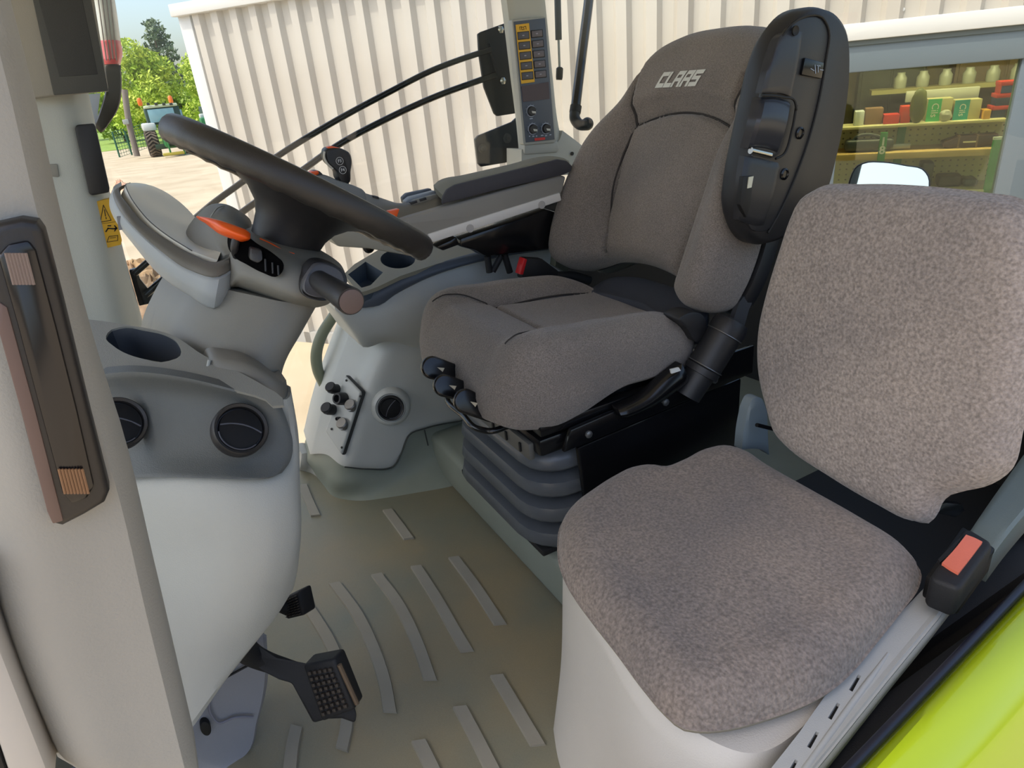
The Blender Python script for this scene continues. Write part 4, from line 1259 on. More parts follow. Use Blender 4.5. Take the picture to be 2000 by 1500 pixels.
# cushion traced at seat height
Zc = .425
jc = [(1085, 1035), (1090, 1000), (1110, 970), (1150, 940), (1190, 915), (1230, 897), (1260, 893), (1290, 897), (1330, 884), (1380, 860), (1420, 853), (1455, 862), (1500, 890), (1600, 945), (1700, 1000), (1780, 1050),
      (1808, 1085), (1805, 1110), (1770, 1160), (1720, 1222), (1680, 1270), (1640, 1307), (1590, 1337), (1500, 1370), (1430, 1388), (1370, 1393), (1330, 1386), (1300, 1362), (1250, 1306), (1200, 1240), (1150, 1178), (1105, 1115), (1088, 1072)]
J = np.array([W(x, y, ('z', Zc))[:2] for x, y in jc])
jm = J.mean(0)
J2 = [tuple(p[:2]) for p in cr([A(*p, 0) for p in (J - jm) * .985], 130, True)]
def jtop(u, v, r):
    return .012 * (1 - r * r) + .006 * math.exp(-((r - .8) / .1) ** 2)
obj('cushion', pillow(J2, A(jm[0], jm[1], Zc), (1, 0, 0), (0, 1, 0), (0, 0, 1), jtop, .036, rnd=.030, rings=30, side_in=.93, center=(0, 0), r0=.84), FABRICJ, js)
obj('cushion_edge', pillow([(a * .985, b * .985) for a, b in J2], A(jm[0], jm[1], Zc - .030), (1, 0, 0), (0, 1, 0), (0, 0, 1), lambda u, v, r: 0.0, .020, rnd=.004, rings=6, center=(0, 0)), mat('seat_board', (150, 142, 124), .7), js)
# backrest
jr_ = math.radians(10)
ju, jn = A(math.sin(jr_), 0, math.cos(jr_)), A(-math.cos(jr_), 0, math.sin(jr_))
jo = A(.86, .58, .46)
jb = [(1545, 385), (1570, 368), (1650, 362), (1800, 368), (1900, 380), (1960, 390), (1990, 408), (2004, 440), (2010, 520), (2004, 620), (1990, 730), (1968, 850), (1945, 928), (1905, 955), (1850, 968), (1825, 976), (1810, 992), (1800, 1015),
      (1785, 1030), (1765, 1027), (1700, 995), (1600, 935), (1525, 882), (1500, 855), (1480, 795), (1467, 740), (1466, 640), (1480, 575), (1508, 480), (1528, 420)]
B = [W(x, y, (jo, jn)) for x, y in jb]
B2 = np.array([(np.dot(p - jo, ju), -(p - jo)[1]) for p in B])
B2 = [tuple(p[:2]) for p in cr([A(*(p * A(1, .99)), 0) for p in B2], 130, True)]
obj('backrest', pillow(B2, jo, ju, A(0, -1, 0), jn, lambda u, v, r: .014 * (1 - r ** 3), .05, rnd=.034, rings=30, side_in=.95, center=(.22, 0), r0=.86), FABRICB, js)
obj('back_board', pillow([(.22 + (a - .22) * .95, b * .95) for a, b in B2], jo - jn * .05, ju, A(0, -1, 0), jn, lambda u, v, r: 0.0, .02, rnd=.004, rings=5, center=(.22, 0)), BLACKM, js)
# hinge brackets
obj('hinge_bracket', solid([L(('y', .80), (1464, 800), (1474, 780), (1488, 778), (1500, 800)), L(('y', .80), (1456, 840), (1470, 835), (1488, 835), (1502, 850)), L(('y', .80), (1452, 880), (1470, 878), (1490, 880), (1505, 890))], (0, .02, 0), 14, 12, rim=.004), mat('hinge_blue', (120, 132, 138), .4), js)
obj('hinge_pin', tube(L(('y', .775), (1478, 830), (1510, 838)), .004, 8, smooth=False), BLACKG, js)
obj('hinge_arm', prism(L(('y', .44), (1822, 990), (1850, 982), (1880, 985), (1886, 998), (1868, 1012), (1835, 1004), (1818, 1018)), (0, .012, 0)), BLACKG, js, bevel=.003)
# slotted rail along the outer edge
rl = thing('seat_rail', 'pale grey slotted rail along the outer edge of the passenger seat', 'rail', (.65, .34, .38))
zt2 = .374
ro = [(1830, 1122), (1870, 1158), (1830, 1212), (1735, 1328), (1620, 1472), (1560, 1546), (1470, 1546), (1560, 1432), (1660, 1290), (1700, 1255), (1770, 1185)]
outer = [tuple(W(x, y, ('z', zt2))[:2]) for x, y in ro]
holes = []
for (x, y) in ((1670, 1334), (1629, 1389), (1588, 1445), (1547, 1500)):
    q = [(x - 12, y + 13), (x + 6, y - 17), (x + 12, y - 14), (x - 5, y + 17)]
    holes.append([tuple(W(a, b, ('z', zt2))[:2]) for a, b in q])
obj('rail_plate', plate((0, 0, zt2), (1, 0, 0), (0, 1, 0), outer, holes, (0, 0, -.006)), mat('rail_grey', (172, 174, 172), .5, bump=.15, bscale=700), rl)
edge_p = [A(*tuple(W(x, y, ('z', zt2))[:2]), zt2) for x, y in ((1872, 1158), (1830, 1212), (1735, 1328), (1620, 1472), (1560, 1546))]
obj('rail_lip', solid([[p + A(0, .004, .002) for p in edge_p], [p + A(0, -.002, -.006) for p in edge_p], [p + A(0, -.001, -.024) for p in edge_p]], (0, .006, -.002), 16, 10), mat('rail_grey', (172, 174, 172), .5), rl)
mid_p = [A(*tuple(W(x, y, ('z', zt2))[:2]), zt2) for x, y in ((1735, 1275), (1718, 1300), (1668, 1368), (1618, 1438), (1565, 1512))]
obj('rail_bead', tube([p + A(0, 0, -.001) for p in mid_p], [.002, .004, .004, .004, .004], 10), mat('rail_grey', (172, 174, 172), .5), rl)
obj('slot_shade_backing', prism([A(*p, zt2 - .0065) for p in outer], (0, 0, -.003)), BLACKP, rl)  # black sheet added under the plate so its slots look dark
# continuing grey-green trim behind the buckle
obj('rail_trim', solid([L(('z', .43), (2080, 770), (2080, 850), (2080, 920)), L(('z', .43), (1995, 892), (2010, 945), (2012, 990)), L(('z', .42), (1925, 990), (1950, 1030), (1962, 1050)), L(('z', .41), (1890, 1042), (1918, 1070), (1940, 1080))], (0, 0, -.05), 10, 16, rim=.004), mat('trim_green', (104, 114, 110), .5, bump=.2, bscale=600), rl)
jbk = thing('belt_buckle', 'black belt buckle with salmon button on the passenger seat rail', 'seat belt buckle', W(1880, 1100, ('z', .40)))
zk = .445
obj('buckle_body', prism(L(('z', zk), (1818, 1122), (1880, 1035), (1893, 1031), (1935, 1056), (1938, 1066), (1880, 1145), (1870, 1150), (1820, 1130)), (0, 0, -.05)), BLACKM, jbk, bevel=.006, seg=3)
obj('release_button', solid([L(('z', zk + .004), (1887, 1044), (1903, 1050), (1919, 1058)), L(('z', zk + .0025), (1865, 1072), (1880, 1080), (1897, 1088)), L(('z', zk + .004), (1840, 1099), (1856, 1110), (1872, 1119))], (0, 0, -.012), 10, 12), ORANGEB, jbk)
obj('tongue_slot', prism(L(('z', zk + .001), (1872, 1052), (1881, 1046), (1856, 1082), (1836, 1098), (1832, 1092)), (0, 0, -.006)), BLACKP, jbk)
obj('buckle_base', prism(L(('z', .412), (1808, 1124), (1880, 1026), (1946, 1070), (1880, 1160)), (0, 0, -.039)), BLACKP, jbk, bevel=.004)

# ================================================================== control armrest (right of the driver)
YR = 1.525
yp = ('y', YR)
side = [(690, 425), (700, 408), (735, 410), (776, 432), (822, 417), (866, 404), (960, 378), (1092, 341), (1106, 345), (1100, 372), (1094, 383), (980, 420), (842, 467), (800, 470), (720, 452)]
arm = obj('control_armrest', prism(L(yp, *side), (0, .13, 0)), mat('armrest_grey', (146, 144, 138), .5, bump=.12, bscale=900), seat, bevel=.006, seg=3)
arm['label'] = 'grey control armrest with joystick, sliders and padded top'
obj('lower_strip', prism(L(('y', YR - .004), (835, 458), (960, 418), (1094, 376), (1098, 392), (965, 436), (846, 474)), (0, .13, 0)), mat('strip_white', (226, 224, 220), .5), arm, bevel=.004)
for x, y in ((918, 446), (1058, 400)):
    obj('strip_plug', lathe([(.010, 0), (.010, .002), (.001, .002)], W(x, y, ('y', YR - .0045)), (0, -1, 0), 20), mat('plug_grey', (178, 176, 174), .5), arm)
pad = [(864, 399), (866, 384), (874, 370), (890, 361), (990, 336), (1090, 311), (1108, 314), (1119, 325), (1116, 335), (1100, 342), (980, 369)]
obj('arm_pad', prism(L(('y', YR - .012), *pad), (0, .012, 0)), mat('pad_dark', (64, 64, 70), .7, bump=.3, bscale=700), arm, bevel=.004)
pt = [L(('y', YR - .008), (866, 380), (876, 368), (900, 358), (990, 336), (1090, 311), (1112, 315)),
      [W(x, y, ('y', YR + .05)) for x, y in ((852, 366), (866, 356), (900, 347), (990, 326), (1086, 306), (1110, 311))],
      [W(x, y, ('y', YR + .12)) for x, y in ((846, 358), (860, 350), (900, 342), (985, 323), (1075, 305), (1100, 309))]]
obj('pad_top', solid(pt, (0, .0, -.014), 30, 16, rim=.004), mat('pad_top', (124, 122, 108), .7, bump=.3, bscale=700, var=.06), arm)
# front deck between pad and joystick
dk = [[W(x, y, ('y', YR + .02)) for x, y in ((700, 410), (740, 415), (776, 430), (820, 416), (866, 402))],
      [W(x, y, ('y', YR + .06)) for x, y in ((650, 380), (700, 392), (745, 402), (800, 398), (862, 380))],
      [W(x, y, ('y', YR + .12)) for x, y in ((632, 352), (690, 368), (740, 384), (790, 399), (850, 375))]]
obj('front_deck', solid(dk, (0, 0, -.05), 28, 20, rim=.004), GREYD, arm)
nose = [(612, 350), (632, 342), (660, 352), (700, 366), (712, 372), (716, 400), (704, 420), (690, 426), (650, 392), (620, 372)]
obj('joystick_deck', prism(cr(L(('y', YR + .05), *nose), 40, True), (0, .09, 0)), mat('deck_grey', (118, 122, 124), .5, bump=.1), arm, bevel=.006)
obj('nose_underside', prism(L(('y', YR + .02), (640, 448), (700, 440), (790, 470), (800, 500), (722, 486), (660, 482), (646, 468)), (0, .10, 0)), mat('nose_pale', (158, 158, 148), .5), arm, bevel=.006)
for a, b in (((666, 378), (678, 372)), ((678, 386), (690, 380))):
    obj('deck_key', prism(L(('y', YR + .047), (a[0], a[1]), (b[0], b[1]), (b[0] + 10, b[1] + 14), (a[0] + 10, a[1] + 14)), (0, .01, 0)), BLACK, arm, bevel=.002)
for x, y in ((736, 382), (757, 391), (777, 398)):
    obj('deck_bump', prism(L(('y', YR + .10), (x - 7, y), (x + 4, y + 2), (x + 6, y + 9), (x - 6, y + 7)), (0, .025, 0)), BLACK, arm, bevel=.002)
# sliders
for k, (y0, dz) in enumerate(((YR + .105, 0), (YR + .080, 0), (YR + .052, 0))):
    pts = [[(786, 386), (795, 378), (842, 368), (846, 376), (800, 388), (788, 398)],
           [(790, 393), (800, 385), (850, 372), (854, 380), (806, 394), (792, 402)],
           [(800, 398), (812, 390), (862, 377), (864, 386), (818, 400), (802, 405)]][k]
    obj('slider', prism(L(('y', y0), *pts), (0, .018, 0)), [NAVY, mat('slider_light', (150, 158, 168), .4), GREY][k], arm, bevel=.003)
for x, y in ((808, 395), (826, 389)):
    obj('slider_tab', prism(L(('y', YR + .05), (x - 7, y), (x + 6, y - 4), (x + 8, y + 1), (x - 5, y + 5)), (0, .012, 0)), BLACK, arm, bevel=.001)
obj('orange_key', prism(L(('y', YR - .004), (759, 413), (781, 408), (774, 429)), (0, .02, 0)), ORANGE, arm, bevel=.002)
# joystick
jo_ = [(634, 302), (636, 291), (650, 287), (668, 290), (683, 299), (687, 312), (685, 335), (682, 358), (672, 362), (661, 350), (658, 336), (648, 326), (638, 316)]
YJ = YR + .065
lo = cr(L(('y', YJ), *jo_), 44, True)
c0 = lo.mean(0)
loops = [[c0 + (p - c0) * s + A(0, dy, 0) for p in lo] for s, dy in ((.88, -.006), (.97, -.002), (1, .008), (1, .03), (.92, .042))]
n = len(lo)
jst = obj('joystick', ([p for l_ in loops for p in l_], [(i * n + j, i * n + (j + 1) % n, (i + 1) * n + (j + 1) % n, (i + 1) * n + j) for i in range(4) for j in range(n)] + [tuple(range(n - 1, -1, -1)), tuple(4 * n + j for j in range(n))]), BLACK, arm, sharp=50)
obj('joystick_boot', lathe([(.022, 0), (.019, .012), (.014, .024), (.013, .05), (.001, .05)], W(672, 372, ('y', YJ + .02)) - A(0, 0, .01), (0.0, 0, 1), 20), BLACKM, arm)
obj('thumb_button', prism(L(('y', YJ - .003), (640, 287), (648, 285), (664, 289), (663, 293), (641, 291)), (0, .02, 0)), ORANGE, arm, bevel=.002)
obj('joystick_edge', tube(L(('y', YJ - .003), (634, 296), (633, 306), (638, 318), (650, 330)), .0025, 8), mat('edge_cream', (205, 200, 186), .5), arm)
for (x, y, s) in ((663, 314.5, 'F3'), (669, 332, 'F4')):
    c = W(x, y, ('y', YJ - .007))
    b_ = obj('key', lathe([(.0088, 0), (.0088, .0012), (.0080, .0016), (.001, .0016)], c, (0, -1, 0), 24), BLACK, arm)
    obj('key_ring', lathe([(.0086, .0012), (.0086, .0020), (.0076, .0020), (.0076, .0012)], c, (0, -1, 0), 24, close=False), mat('key_print', (206, 206, 206), .6), arm)
    obj('key_print', text_geo(s, .0092, c + A(0, -.0024, 0), (1, 0, 0), (0, 0, 1), bold=.0002), mat('key_print', (206, 206, 206), .6), arm, flat=True)
fl = obj('finger_lever', prism(L(('y', YR + .06), (609, 336), (616, 332), (625, 334), (640, 350), (630, 358), (612, 357), (606, 344)), (0, .03, 0)), BLACK, arm, bevel=.004)
obj('lever_cap', prism(L(('y', YR + .055), (604, 340), (609, 335), (622, 333), (624, 340), (610, 346), (605, 345)), (0, .03, 0)), ORANGE, arm, bevel=.003)
# black bracket and struts below
obj('bracket', prism(L(('y', YR + .03), (900, 466), (1000, 433), (1068, 408), (1106, 420), (1106, 468), (1070, 488), (1000, 496), (950, 502), (930, 490), (900, 482)), (0, .06, 0)), BLACKG, arm, bevel=.006)
obj('bracket_clip', prism(L(('y', YR - .002), (852, 482), (880, 470), (892, 462), (898, 478), (866, 490)), (0, .05, 0)), BLACKG, arm, bevel=.004)
for a, b in (((952, 500), (956, 532)), ((985, 496), (996, 532)), ((978, 500), (962, 530))):
    obj('strut', tube(L(('y', YR + .06), a, b), .009, 10, smooth=False), BLACKM, arm)
obj('seat_bracket', solid([L(('y', 1.60), (1080, 430), (1110, 440)), L(('y', 1.60), (1090, 470), (1112, 480)), L(('y', 1.60), (1085, 520), (1110, 535))], (0, .03, 0), 8, 10), mat('bracket_green', (96, 100, 88), .5), arm)
obj('knob', lathe([(.014, 0), (.015, .01), (.010, .016), (.008, .008), (.001, .008)], W(718, 482, ('y', 1.66)), (0, -1, 0), 24), BLACK, arm)

# ================================================================== pillar control panel
Yq = Yb - .022
def cpx(x, y):
    return (850 + .2 * x, .2 * y)
def cpl(pl, *pts):
    return L(pl, *[cpx(*p) for p in pts])
cp = obj('control_panel', prism(cpl(('y', Yq), (750, 200), (768, 188), (1075, 162), (1095, 175), (1185, 1375), (1170, 1395), (880, 1420), (860, 1405)), (0, .03, 0)), PALE2, bpl, bevel=.005)
cp['label'] = 'blue-grey switch panel with yellow strip, dark display and three knobs'
obj('panel_face', prism(cpl(('y', Yq - .003), (768, 212), (1074, 175), (1168, 1362), (888, 1392)), (0, .01, 0)), NAVY, cp, bevel=.001)
obj('panel_base', prism(cpl(('y', Yq + .006), (872, 1400), (1200, 1375), (1210, 1460), (1190, 1490), (885, 1510), (872, 1490)), (0, .03, 0)), PALE2, cp, bevel=.004)
ys = obj('yellow_strip', prism(cpl(('y', Yq - .0045), (786, 242), (916, 226), (972, 800), (842, 818)), (0, .004, 0)), YELLOW, cp)
o_, dx_, dy_ = px2(('y', Yq - .0050), *cpx(855, 273))
sc = lambda q: [((cpx(a, b)[0] - cpx(855, 273)[0]) / 10, (cpx(a, b)[1] - cpx(855, 273)[1]) / 10) for a, b in q]
obj('strip_print', join(*[strip(sc(q), .10, o_, dx_, dy_) for q in ([(830, 292), (826, 262), (845, 260)], [(868, 258), (884, 256), (888, 286)], [(846, 290), (844, 266), (864, 264), (868, 288), (846, 290)])]), BLACKP, cp, flat=True)
ex_, ez_ = nrm(W(*cpx(1000, 340), ('y', Yq)) - W(*cpx(800, 362), ('y', Yq))), None
for k in range(5):
    for (x, y, w, h, cc) in ((861 + 9.7 * k, 346 + 98.5 * k, 104, 66, (84, 82, 86)), (994 + 9.0 * k, 328 + 99 * k, 102, 62, (104, 98, 102))):
        q = cpl(('y', Yq - .007), (x - w / 2, y - h / 2 + 6), (x + w / 2, y - h / 2 - 6), (x + w / 2 + 4, y + h / 2 - 6), (x - w / 2 + 4, y + h / 2 + 6))
        obj('key_surround', prism(cpl(('y', Yq - .0052), (x - w / 2 - 7, y - h / 2), (x + w / 2 + 5, y - h / 2 - 12), (x + w / 2 + 11, y + h / 2), (x - w / 2 - 1, y + h / 2 + 12)), (0, .004, 0)), BLACKP, cp, bevel=.001)
        kk = obj('key', prism(q, (0, .005, 0)), mat('key_%d' % cc[0], cc, .5), cp, bevel=.0012)
        c = W(*cpx(x, y), ('y', Yq - .0074))
        obj('key_mark', prism([c + A(a * .0035, 0, b * .0015) for a, b in ((-1, -1), (1, -1), (1, 1), (-1, 1))], (0, .0004, 0)), mat('key_mark', (150, 148, 160), .6), cp)
obj('display', prism(cpl(('y', Yq - .005), (842, 842), (1108, 800), (1118, 965), (860, 995)), (0, .004, 0)), mat('panel_display', (74, 64, 72), .25), cp)
for (x, y, r) in ((937, 1085, 1.0), (952, 1260, 1.0), (1080, 1255, 1.0)):
    c = W(*cpx(x, y), ('y', Yq - .004))
    kn_ = obj('knob', lathe([(.0145, 0), (.0140, .008), (.0128, .010), (.001, .010)], c, (0, -1, 0), 28), BLACK, cp)
    obj('knob_pointer', prism([c + A(a, -.0108, b) for a, b in ((-.004, .001), (.011, -.002), (.011, -.008), (-.002, -.006))], (0, .002, 0)), mat('pointer_white', (198, 198, 190), .5), cp, bevel=.0006)
    obj('dial_ring', lathe([(.0172, .0), (.0172, .0012), (.0150, .0012), (.0150, 0)], c, (0, -1, 0), 28, close=False), mat('dial_ring', (176, 184, 200), .6), cp)
    for a in np.linspace(-.6, 3.8, 9):
        obj('dial_tick', box(c + A(.0195 * math.cos(a), -.0004, .0195 * math.sin(a)), (.0014, .0004, .0014)), mat('dial_ring', (176, 184, 200), .6), cp)
g = []
for (x, y, w) in ((938, 1158, 34), (922, 1330, 14), (958, 1330, 22), (990, 1328, 14), (1045, 1322, 30), (1082, 1325, 24), (1125, 1316, 22)):
    c = W(*cpx(x, y), ('y', Yq - .0036))
    g.append(box(c, (w * .00032, .0004, .003)))
obj('panel_print', join(*g), mat('dial_ring', (176, 184, 200), .6), cp, flat=True)['kind'] = 'stuff'
obj('red_label', prism(cpl(('y', Yq - .0042), (970, 1350), (1072, 1340), (1074, 1364), (974, 1376)), (0, .002, 0)), RED, cp)

# ================================================================== brackets and guard bars outside the right window
gd = thing('window_guard', 'two curved black guard bars across the side window on black brackets', 'guard bars', W(990, 200, ('y', 2.10)))
Yg = 2.12
obj('upper_bracket', prism(L(('y', Yg), (934, 66), (940, 62), (996, 42), (1012, 120), (1016, 220), (972, 227), (966, 222), (946, 170), (936, 104)), (0, .012, 0)), BLACKM, gd, bevel=.003)
obj('lower_bracket', prism(L(('y', Yg), (928, 272), (934, 265), (1000, 238), (1018, 222), (1026, 230), (1024, 312), (940, 326), (934, 320)), (0, .012, 0)), mat('bracket_navy', (26, 28, 36), .4), gd, bevel=.003)
for (x, y, r) in ((942, 290, .014), (990, 270, .016)):
    obj('rubber_bolt', lathe([(r, 0), (r, .003), (r * .5, .004), (r * .4, .008), (.001, .008)], W(x, y, ('y', Yg - .001)), (0, -1, 0), 24), mat('bolt_rubber', (66, 64, 64), .5), gd)
for (x, y) in ((977, 58), (981, 158)):
    obj('bolt', lathe([(.0115, 0), (.0115, .006), (.006, .010), (.001, .011)], W(x, y, ('y', Yg)), (0, -1, 0), 6), CHROME, gd)
b1 = [(958, 97), (900, 116), (850, 135), (760, 180), (640, 245), (535, 310), (470, 358), (415, 398), (350, 455), (285, 515), (262, 535)]
b2 = [(968, 146), (920, 163), (860, 185), (760, 230), (650, 290), (590, 333), (510, 388), (450, 432), (380, 495), (300, 562), (285, 576)]
obj('bar', tube(L(('y', Yg - .015), *b1), .0088, 12, n=60), BLACKG, gd)
obj('bar', tube(L(('y', Yg - .015), *b2), .0095, 12, n=60), BLACKG, gd)
obj('weld_plate', tube(L(('y', Yg - .008), (955, 85), (962, 110), (970, 135), (975, 150)), .006, 8), BLACKM, gd)
obj('front_bracket', prism(L(('y', Yg), (252, 528), (266, 524), (274, 545), (290, 565), (306, 578), (300, 592), (272, 598)), (0, .02, 0)), BLACKG, gd, bevel=.003)
obj('clip_pin', tube(L(('y', Yg - .01), (290, 570), (301, 591)), .003, 6, smooth=False), BLACKM, gd)

# gas strut and rear-window handle tube
gs = thing('gas_strut', 'slim black gas strut of the rear window beside the control panel', 'gas strut', W(1092, 155, ('y', 2.02)))
P0, P1, P2, P3 = L(('y', 2.02), (1086, -120), (1091, 78), (1093, 136), (1092, 156))
obj('cylinder', tube([P0, P1], .0105, 14, smooth=False), BLACK, gs)
obj('rod', tube([P1, P2], .004, 10, smooth=False), STEEL, gs)
obj('end_fitting', lathe([(.010, 0), (.0115, .008), (.0115, .034), (.007, .038), (.001, .038)], P3, P2 - P3, 16), BLACK, gs)
hp_ = L(('t', 2.25), (1165, -150), (1150, 0), (1136, 110), (1124, 210))
ht = obj('window_handle', tube(hp_, .0165, 16, n=12), BLACKG, win2)
obj('collar', tube(L(('t', 2.25), (1125, 207), (1123, 220)), .0195, 18, smooth=False), BLACKM, ht)
obj('elbow', tube(L(('t', 2.25), (1123, 216), (1123, 232), (1132, 243), (1146, 244)), .018, 16), BLACK, ht)
obj('foot', lathe([(.021, 0), (.021, .012), (.016, .02), (.001, .02)], W(1147, 242, ('t', 2.262)), -nrm(ray(1147, 242)), 24), BLACK, ht)

# mirror beyond the rear window
mr = thing('wide_mirror', 'rounded mirror behind the passenger backrest reflecting the sky', 'mirror', W(1735, 380, ('t', 1.9)))
mo = [(1655, 365), (1660, 345), (1672, 324), (1690, 316), (1720, 315), (1770, 322), (1805, 330), (1816, 345), (1817, 370), (1812, 420), (1780, 440), (1690, 430), (1660, 410)]
mn = nrm(-nrm(ray(1735, 360)) + A(-.42, .10, .62))
mp = (W(1735, 360, ('t', 1.9)), nrm(-ray(1735, 360)))
lo = cr([W(x, y, mp) for x, y in mo], 50, True)
obj('shell', prism([p for p in lo], nrm(ray(1735, 360)) * .03), BLACK, mr, bevel=.006)
c0 = lo.mean(0)
obj('mirror_glass', prism([c0 + (p - c0) * .955 - nrm(ray(1735, 360)) * .002 for p in lo], nrm(ray(1735, 360)) * .004), mat('mirror', (228, 232, 236), .02, metal=1.0), mr)
obj('stem', tube([c0 + nrm(ray(1735, 360)) * .02, c0 + A(.03, .0, -.22)], .009, 10, smooth=False), BLACK, mr)

# marker lamp outside the front pillar
mk = thing('marker_lamp', 'red and clear ribbed marker lamp on a curved black arm beyond the A-pillar', 'lamp', W(205, 255, ('y', 2.35)))
Ym = 2.35
def lens_rows(pts_l, pts_r, y0, bulge):
    rows = []
    for l_, r_ in zip(pts_l, pts_r):
        p, q = W(*l_, ('y', y0)), W(*r_, ('y', y0))
        rows.append([p + A(0, bulge, 0), p * .7 + q * .3, p * .3 + q * .7 - A(0, .004, 0), q + A(0, bulge * 1.4, 0)])
    return rows
obj('clear_lens', solid(lens_rows([(140, -90), (182, 0), (193, 78)], [(205, -90), (225, 0), (236, 78)], Ym, .02), (0, .06, 0), 14, 14, rim=.004), mat('clear_lens', (206, 206, 196), .15, spec=.6), mk)
obj('red_lens', solid(lens_rows([(193, 78), (197, 100), (202, 122)], [(236, 78), (240, 100), (236, 124)], Ym - .002, .02), (0, .06, 0), 14, 10, rim=.004), mat('red_lens', (226, 92, 92), .15, spec=.6), mk)
obj('lens_foot', solid(lens_rows([(199, 114), (204, 125)], [(237, 114), (233, 125)], Ym - .004, .02), (0, .05, 0), 10, 6, rim=.002), RED, mk)
for f in (.15, .35, .55, .75):
    obj('lens_rib', tube([W(182 + 43 * f - 2, 0 - 40, ('y', Ym - .006)), W(203 + 33 * f, 118, ('y', Ym - .006))], .0018, 6, smooth=False), mat('rib_brown', (140, 122, 112), .4), mk)
aro = [[W(x, y, ('y', Ym + .0)) for x, y in ((203, 128), (218, 126), (236, 127))], [W(x, y, ('y', Ym - .01)) for x, y in ((206, 170), (222, 170), (238, 165))],
       [W(x, y, ('y', Ym - .01)) for x, y in ((195, 215), (212, 215), (232, 210))], [W(x, y, ('y', Ym)) for x, y in ((183, 245), (196, 258), (216, 238))]]
obj('arm', solid(aro, (0, .05, 0), 14, 22, rim=.006), mat('lamp_arm', (36, 32, 28), .35, var=.2, vscale=20), mk)
obj('reflector', prism(L(('y', Ym + .02), (172, 184), (196, 182), (190, 230), (184, 242)), (0, .02, 0)), mat('pale_blue', (176, 186, 206), .5), mk)

# ================================================================== outside: yard
def ground_mat():
    m = mat('yard_sand', (182, 164, 136), .9, rgb2=(200, 184, 156), vscale=.8, bump=.3, bscale=6, detail=8)
    return m
gnd = struct(obj('ground', bx(-90, 120, -40, 150, GZ - .2, GZ), ground_mat(), flat=True), 'pale sandy yard')
grs = struct(obj('grass_field', bx(-60, 60, 58, 149, GZ - .1, GZ + .03), mat('grass', (120, 150, 60), .9, rgb2=(150, 172, 80), vscale=1.5, detail=8), flat=True), 'green grass behind the yard')

# ---- white corrugated building
wb = W(600, 665, ('z', GZ))
az = math.radians(114 + 27)
wd = A(math.sin(az), math.cos(az), 0)
wn_ = A(wd[1], -wd[0], 0)
if np.dot(wn_, CC - wb) < 0: wn_ = -wn_
def wall_s(px, py):
    p = W(px, py, (wb, wn_))
    return float(np.dot(p - wb, wd)), float(p[2])
S0 = wall_s(400, 200)[0]
ZE = 1.86
SW0, SW1 = wall_s(1610, 300)[0], 7.6
ZL, ZB = 1.10, -.45
bld = thing('metal_building', 'white corrugated metal building with a shop window', 'building', A(wb[0], wb[1], GZ))
WALLM = mat('white_cladding', (192, 186, 177), .45, rgb2=(184, 176, 165), vscale=1.2)
def wp(s, z, o=0.0):
    return A(wb[0], wb[1], 0) + wd * s + wn_ * o + A(0, 0, z)
PITCHW = .215
def sheet(s0, ncor, z0, z1):
    prof = []
    for k in range(ncor):
        a = s0 + k * PITCHW
        prof += [(a, 0), (a + .080, 0), (a + .108, .05), (a + .182, .05), (a + .210, 0)]
    prof.append((s0 + ncor * PITCHW, 0))
    n = len(prof)
    vs = [wp(s, z0, o) for s, o in prof] + [wp(s, z1, o) for s, o in prof]
    fs = [(i, i + 1, n + i + 1, n + i) for i in range(n - 1)]
    return obj('cladding_sheet', (vs, fs), WALLM, bld, flat=True)
s = S0 + .05
while s + 4 * PITCHW <= SW0 + .02:
    sheet(s, 4, GZ, ZE)
    s += 4 * PITCHW
rem = int(round((SW0 - s) / PITCHW))
if rem > 0:
    sheet(s, rem, GZ, ZE)
    s += rem * PITCHW
SWL = s
while s < 8.6:
    if s < SW1:
        sheet(s, 4, ZL + .09, ZE)
        sheet(s, 4, GZ, ZB)
    else:
        sheet(s, 4, GZ, ZE)
    s += 4 * PITCHW
def wbox(s0, s1, z0, z1, o0, o1):
    return box(wp((s0 + s1) / 2, (z0 + z1) / 2, (o0 + o1) / 2), (s1 - s0, o1 - o0, z1 - z0), (wd, wn_, A(0, 0, 1)))
WT = mat('white_trim', (206, 205, 202), .4)
obj('corner_trim', wbox(S0 - .02, S0 + .12, GZ, ZE, -.10, .04), WT, bld, bevel=.005)
obj('eave_trim', wbox(S0 - .04, 9.0, ZE - .02, ZE + .08, -.3, .10), WT, bld, bevel=.008)
obj('roof_edge', wbox(S0 + .15, 9.0, ZE + .10, ZE + .16, -3, .02), WT, bld)
ub = obj('upper_glazing', wbox(S0 + .25, 9.0, ZE + .16, ZE + .9, -.6, -.05), mat('upper_dark', (96, 112, 116), .15), bld)
obj('end_wall', box(wp(S0 + .03, (GZ + ZE) / 2, -2.6), (.06, 5.0, ZE - GZ), (wd, wn_, A(0, 0, 1))), WALLM, bld)
obj('drip_trim', wbox(SWL - .05, SW1, ZL, ZL + .10, -.02, .06), WT, bld, bevel=.006)
for k in range(6):
    obj('rivet', lathe([(.012, 0), (.010, .006), (.001, .008)], wp(SWL + .1 + k * .32, ZL + .15, .004), wn_, 10), WT, bld)
obj('base_trim', wbox(S0, SWL, GZ, GZ + .12, -.02, .05), mat('base_grey', (170, 168, 164), .6), bld)
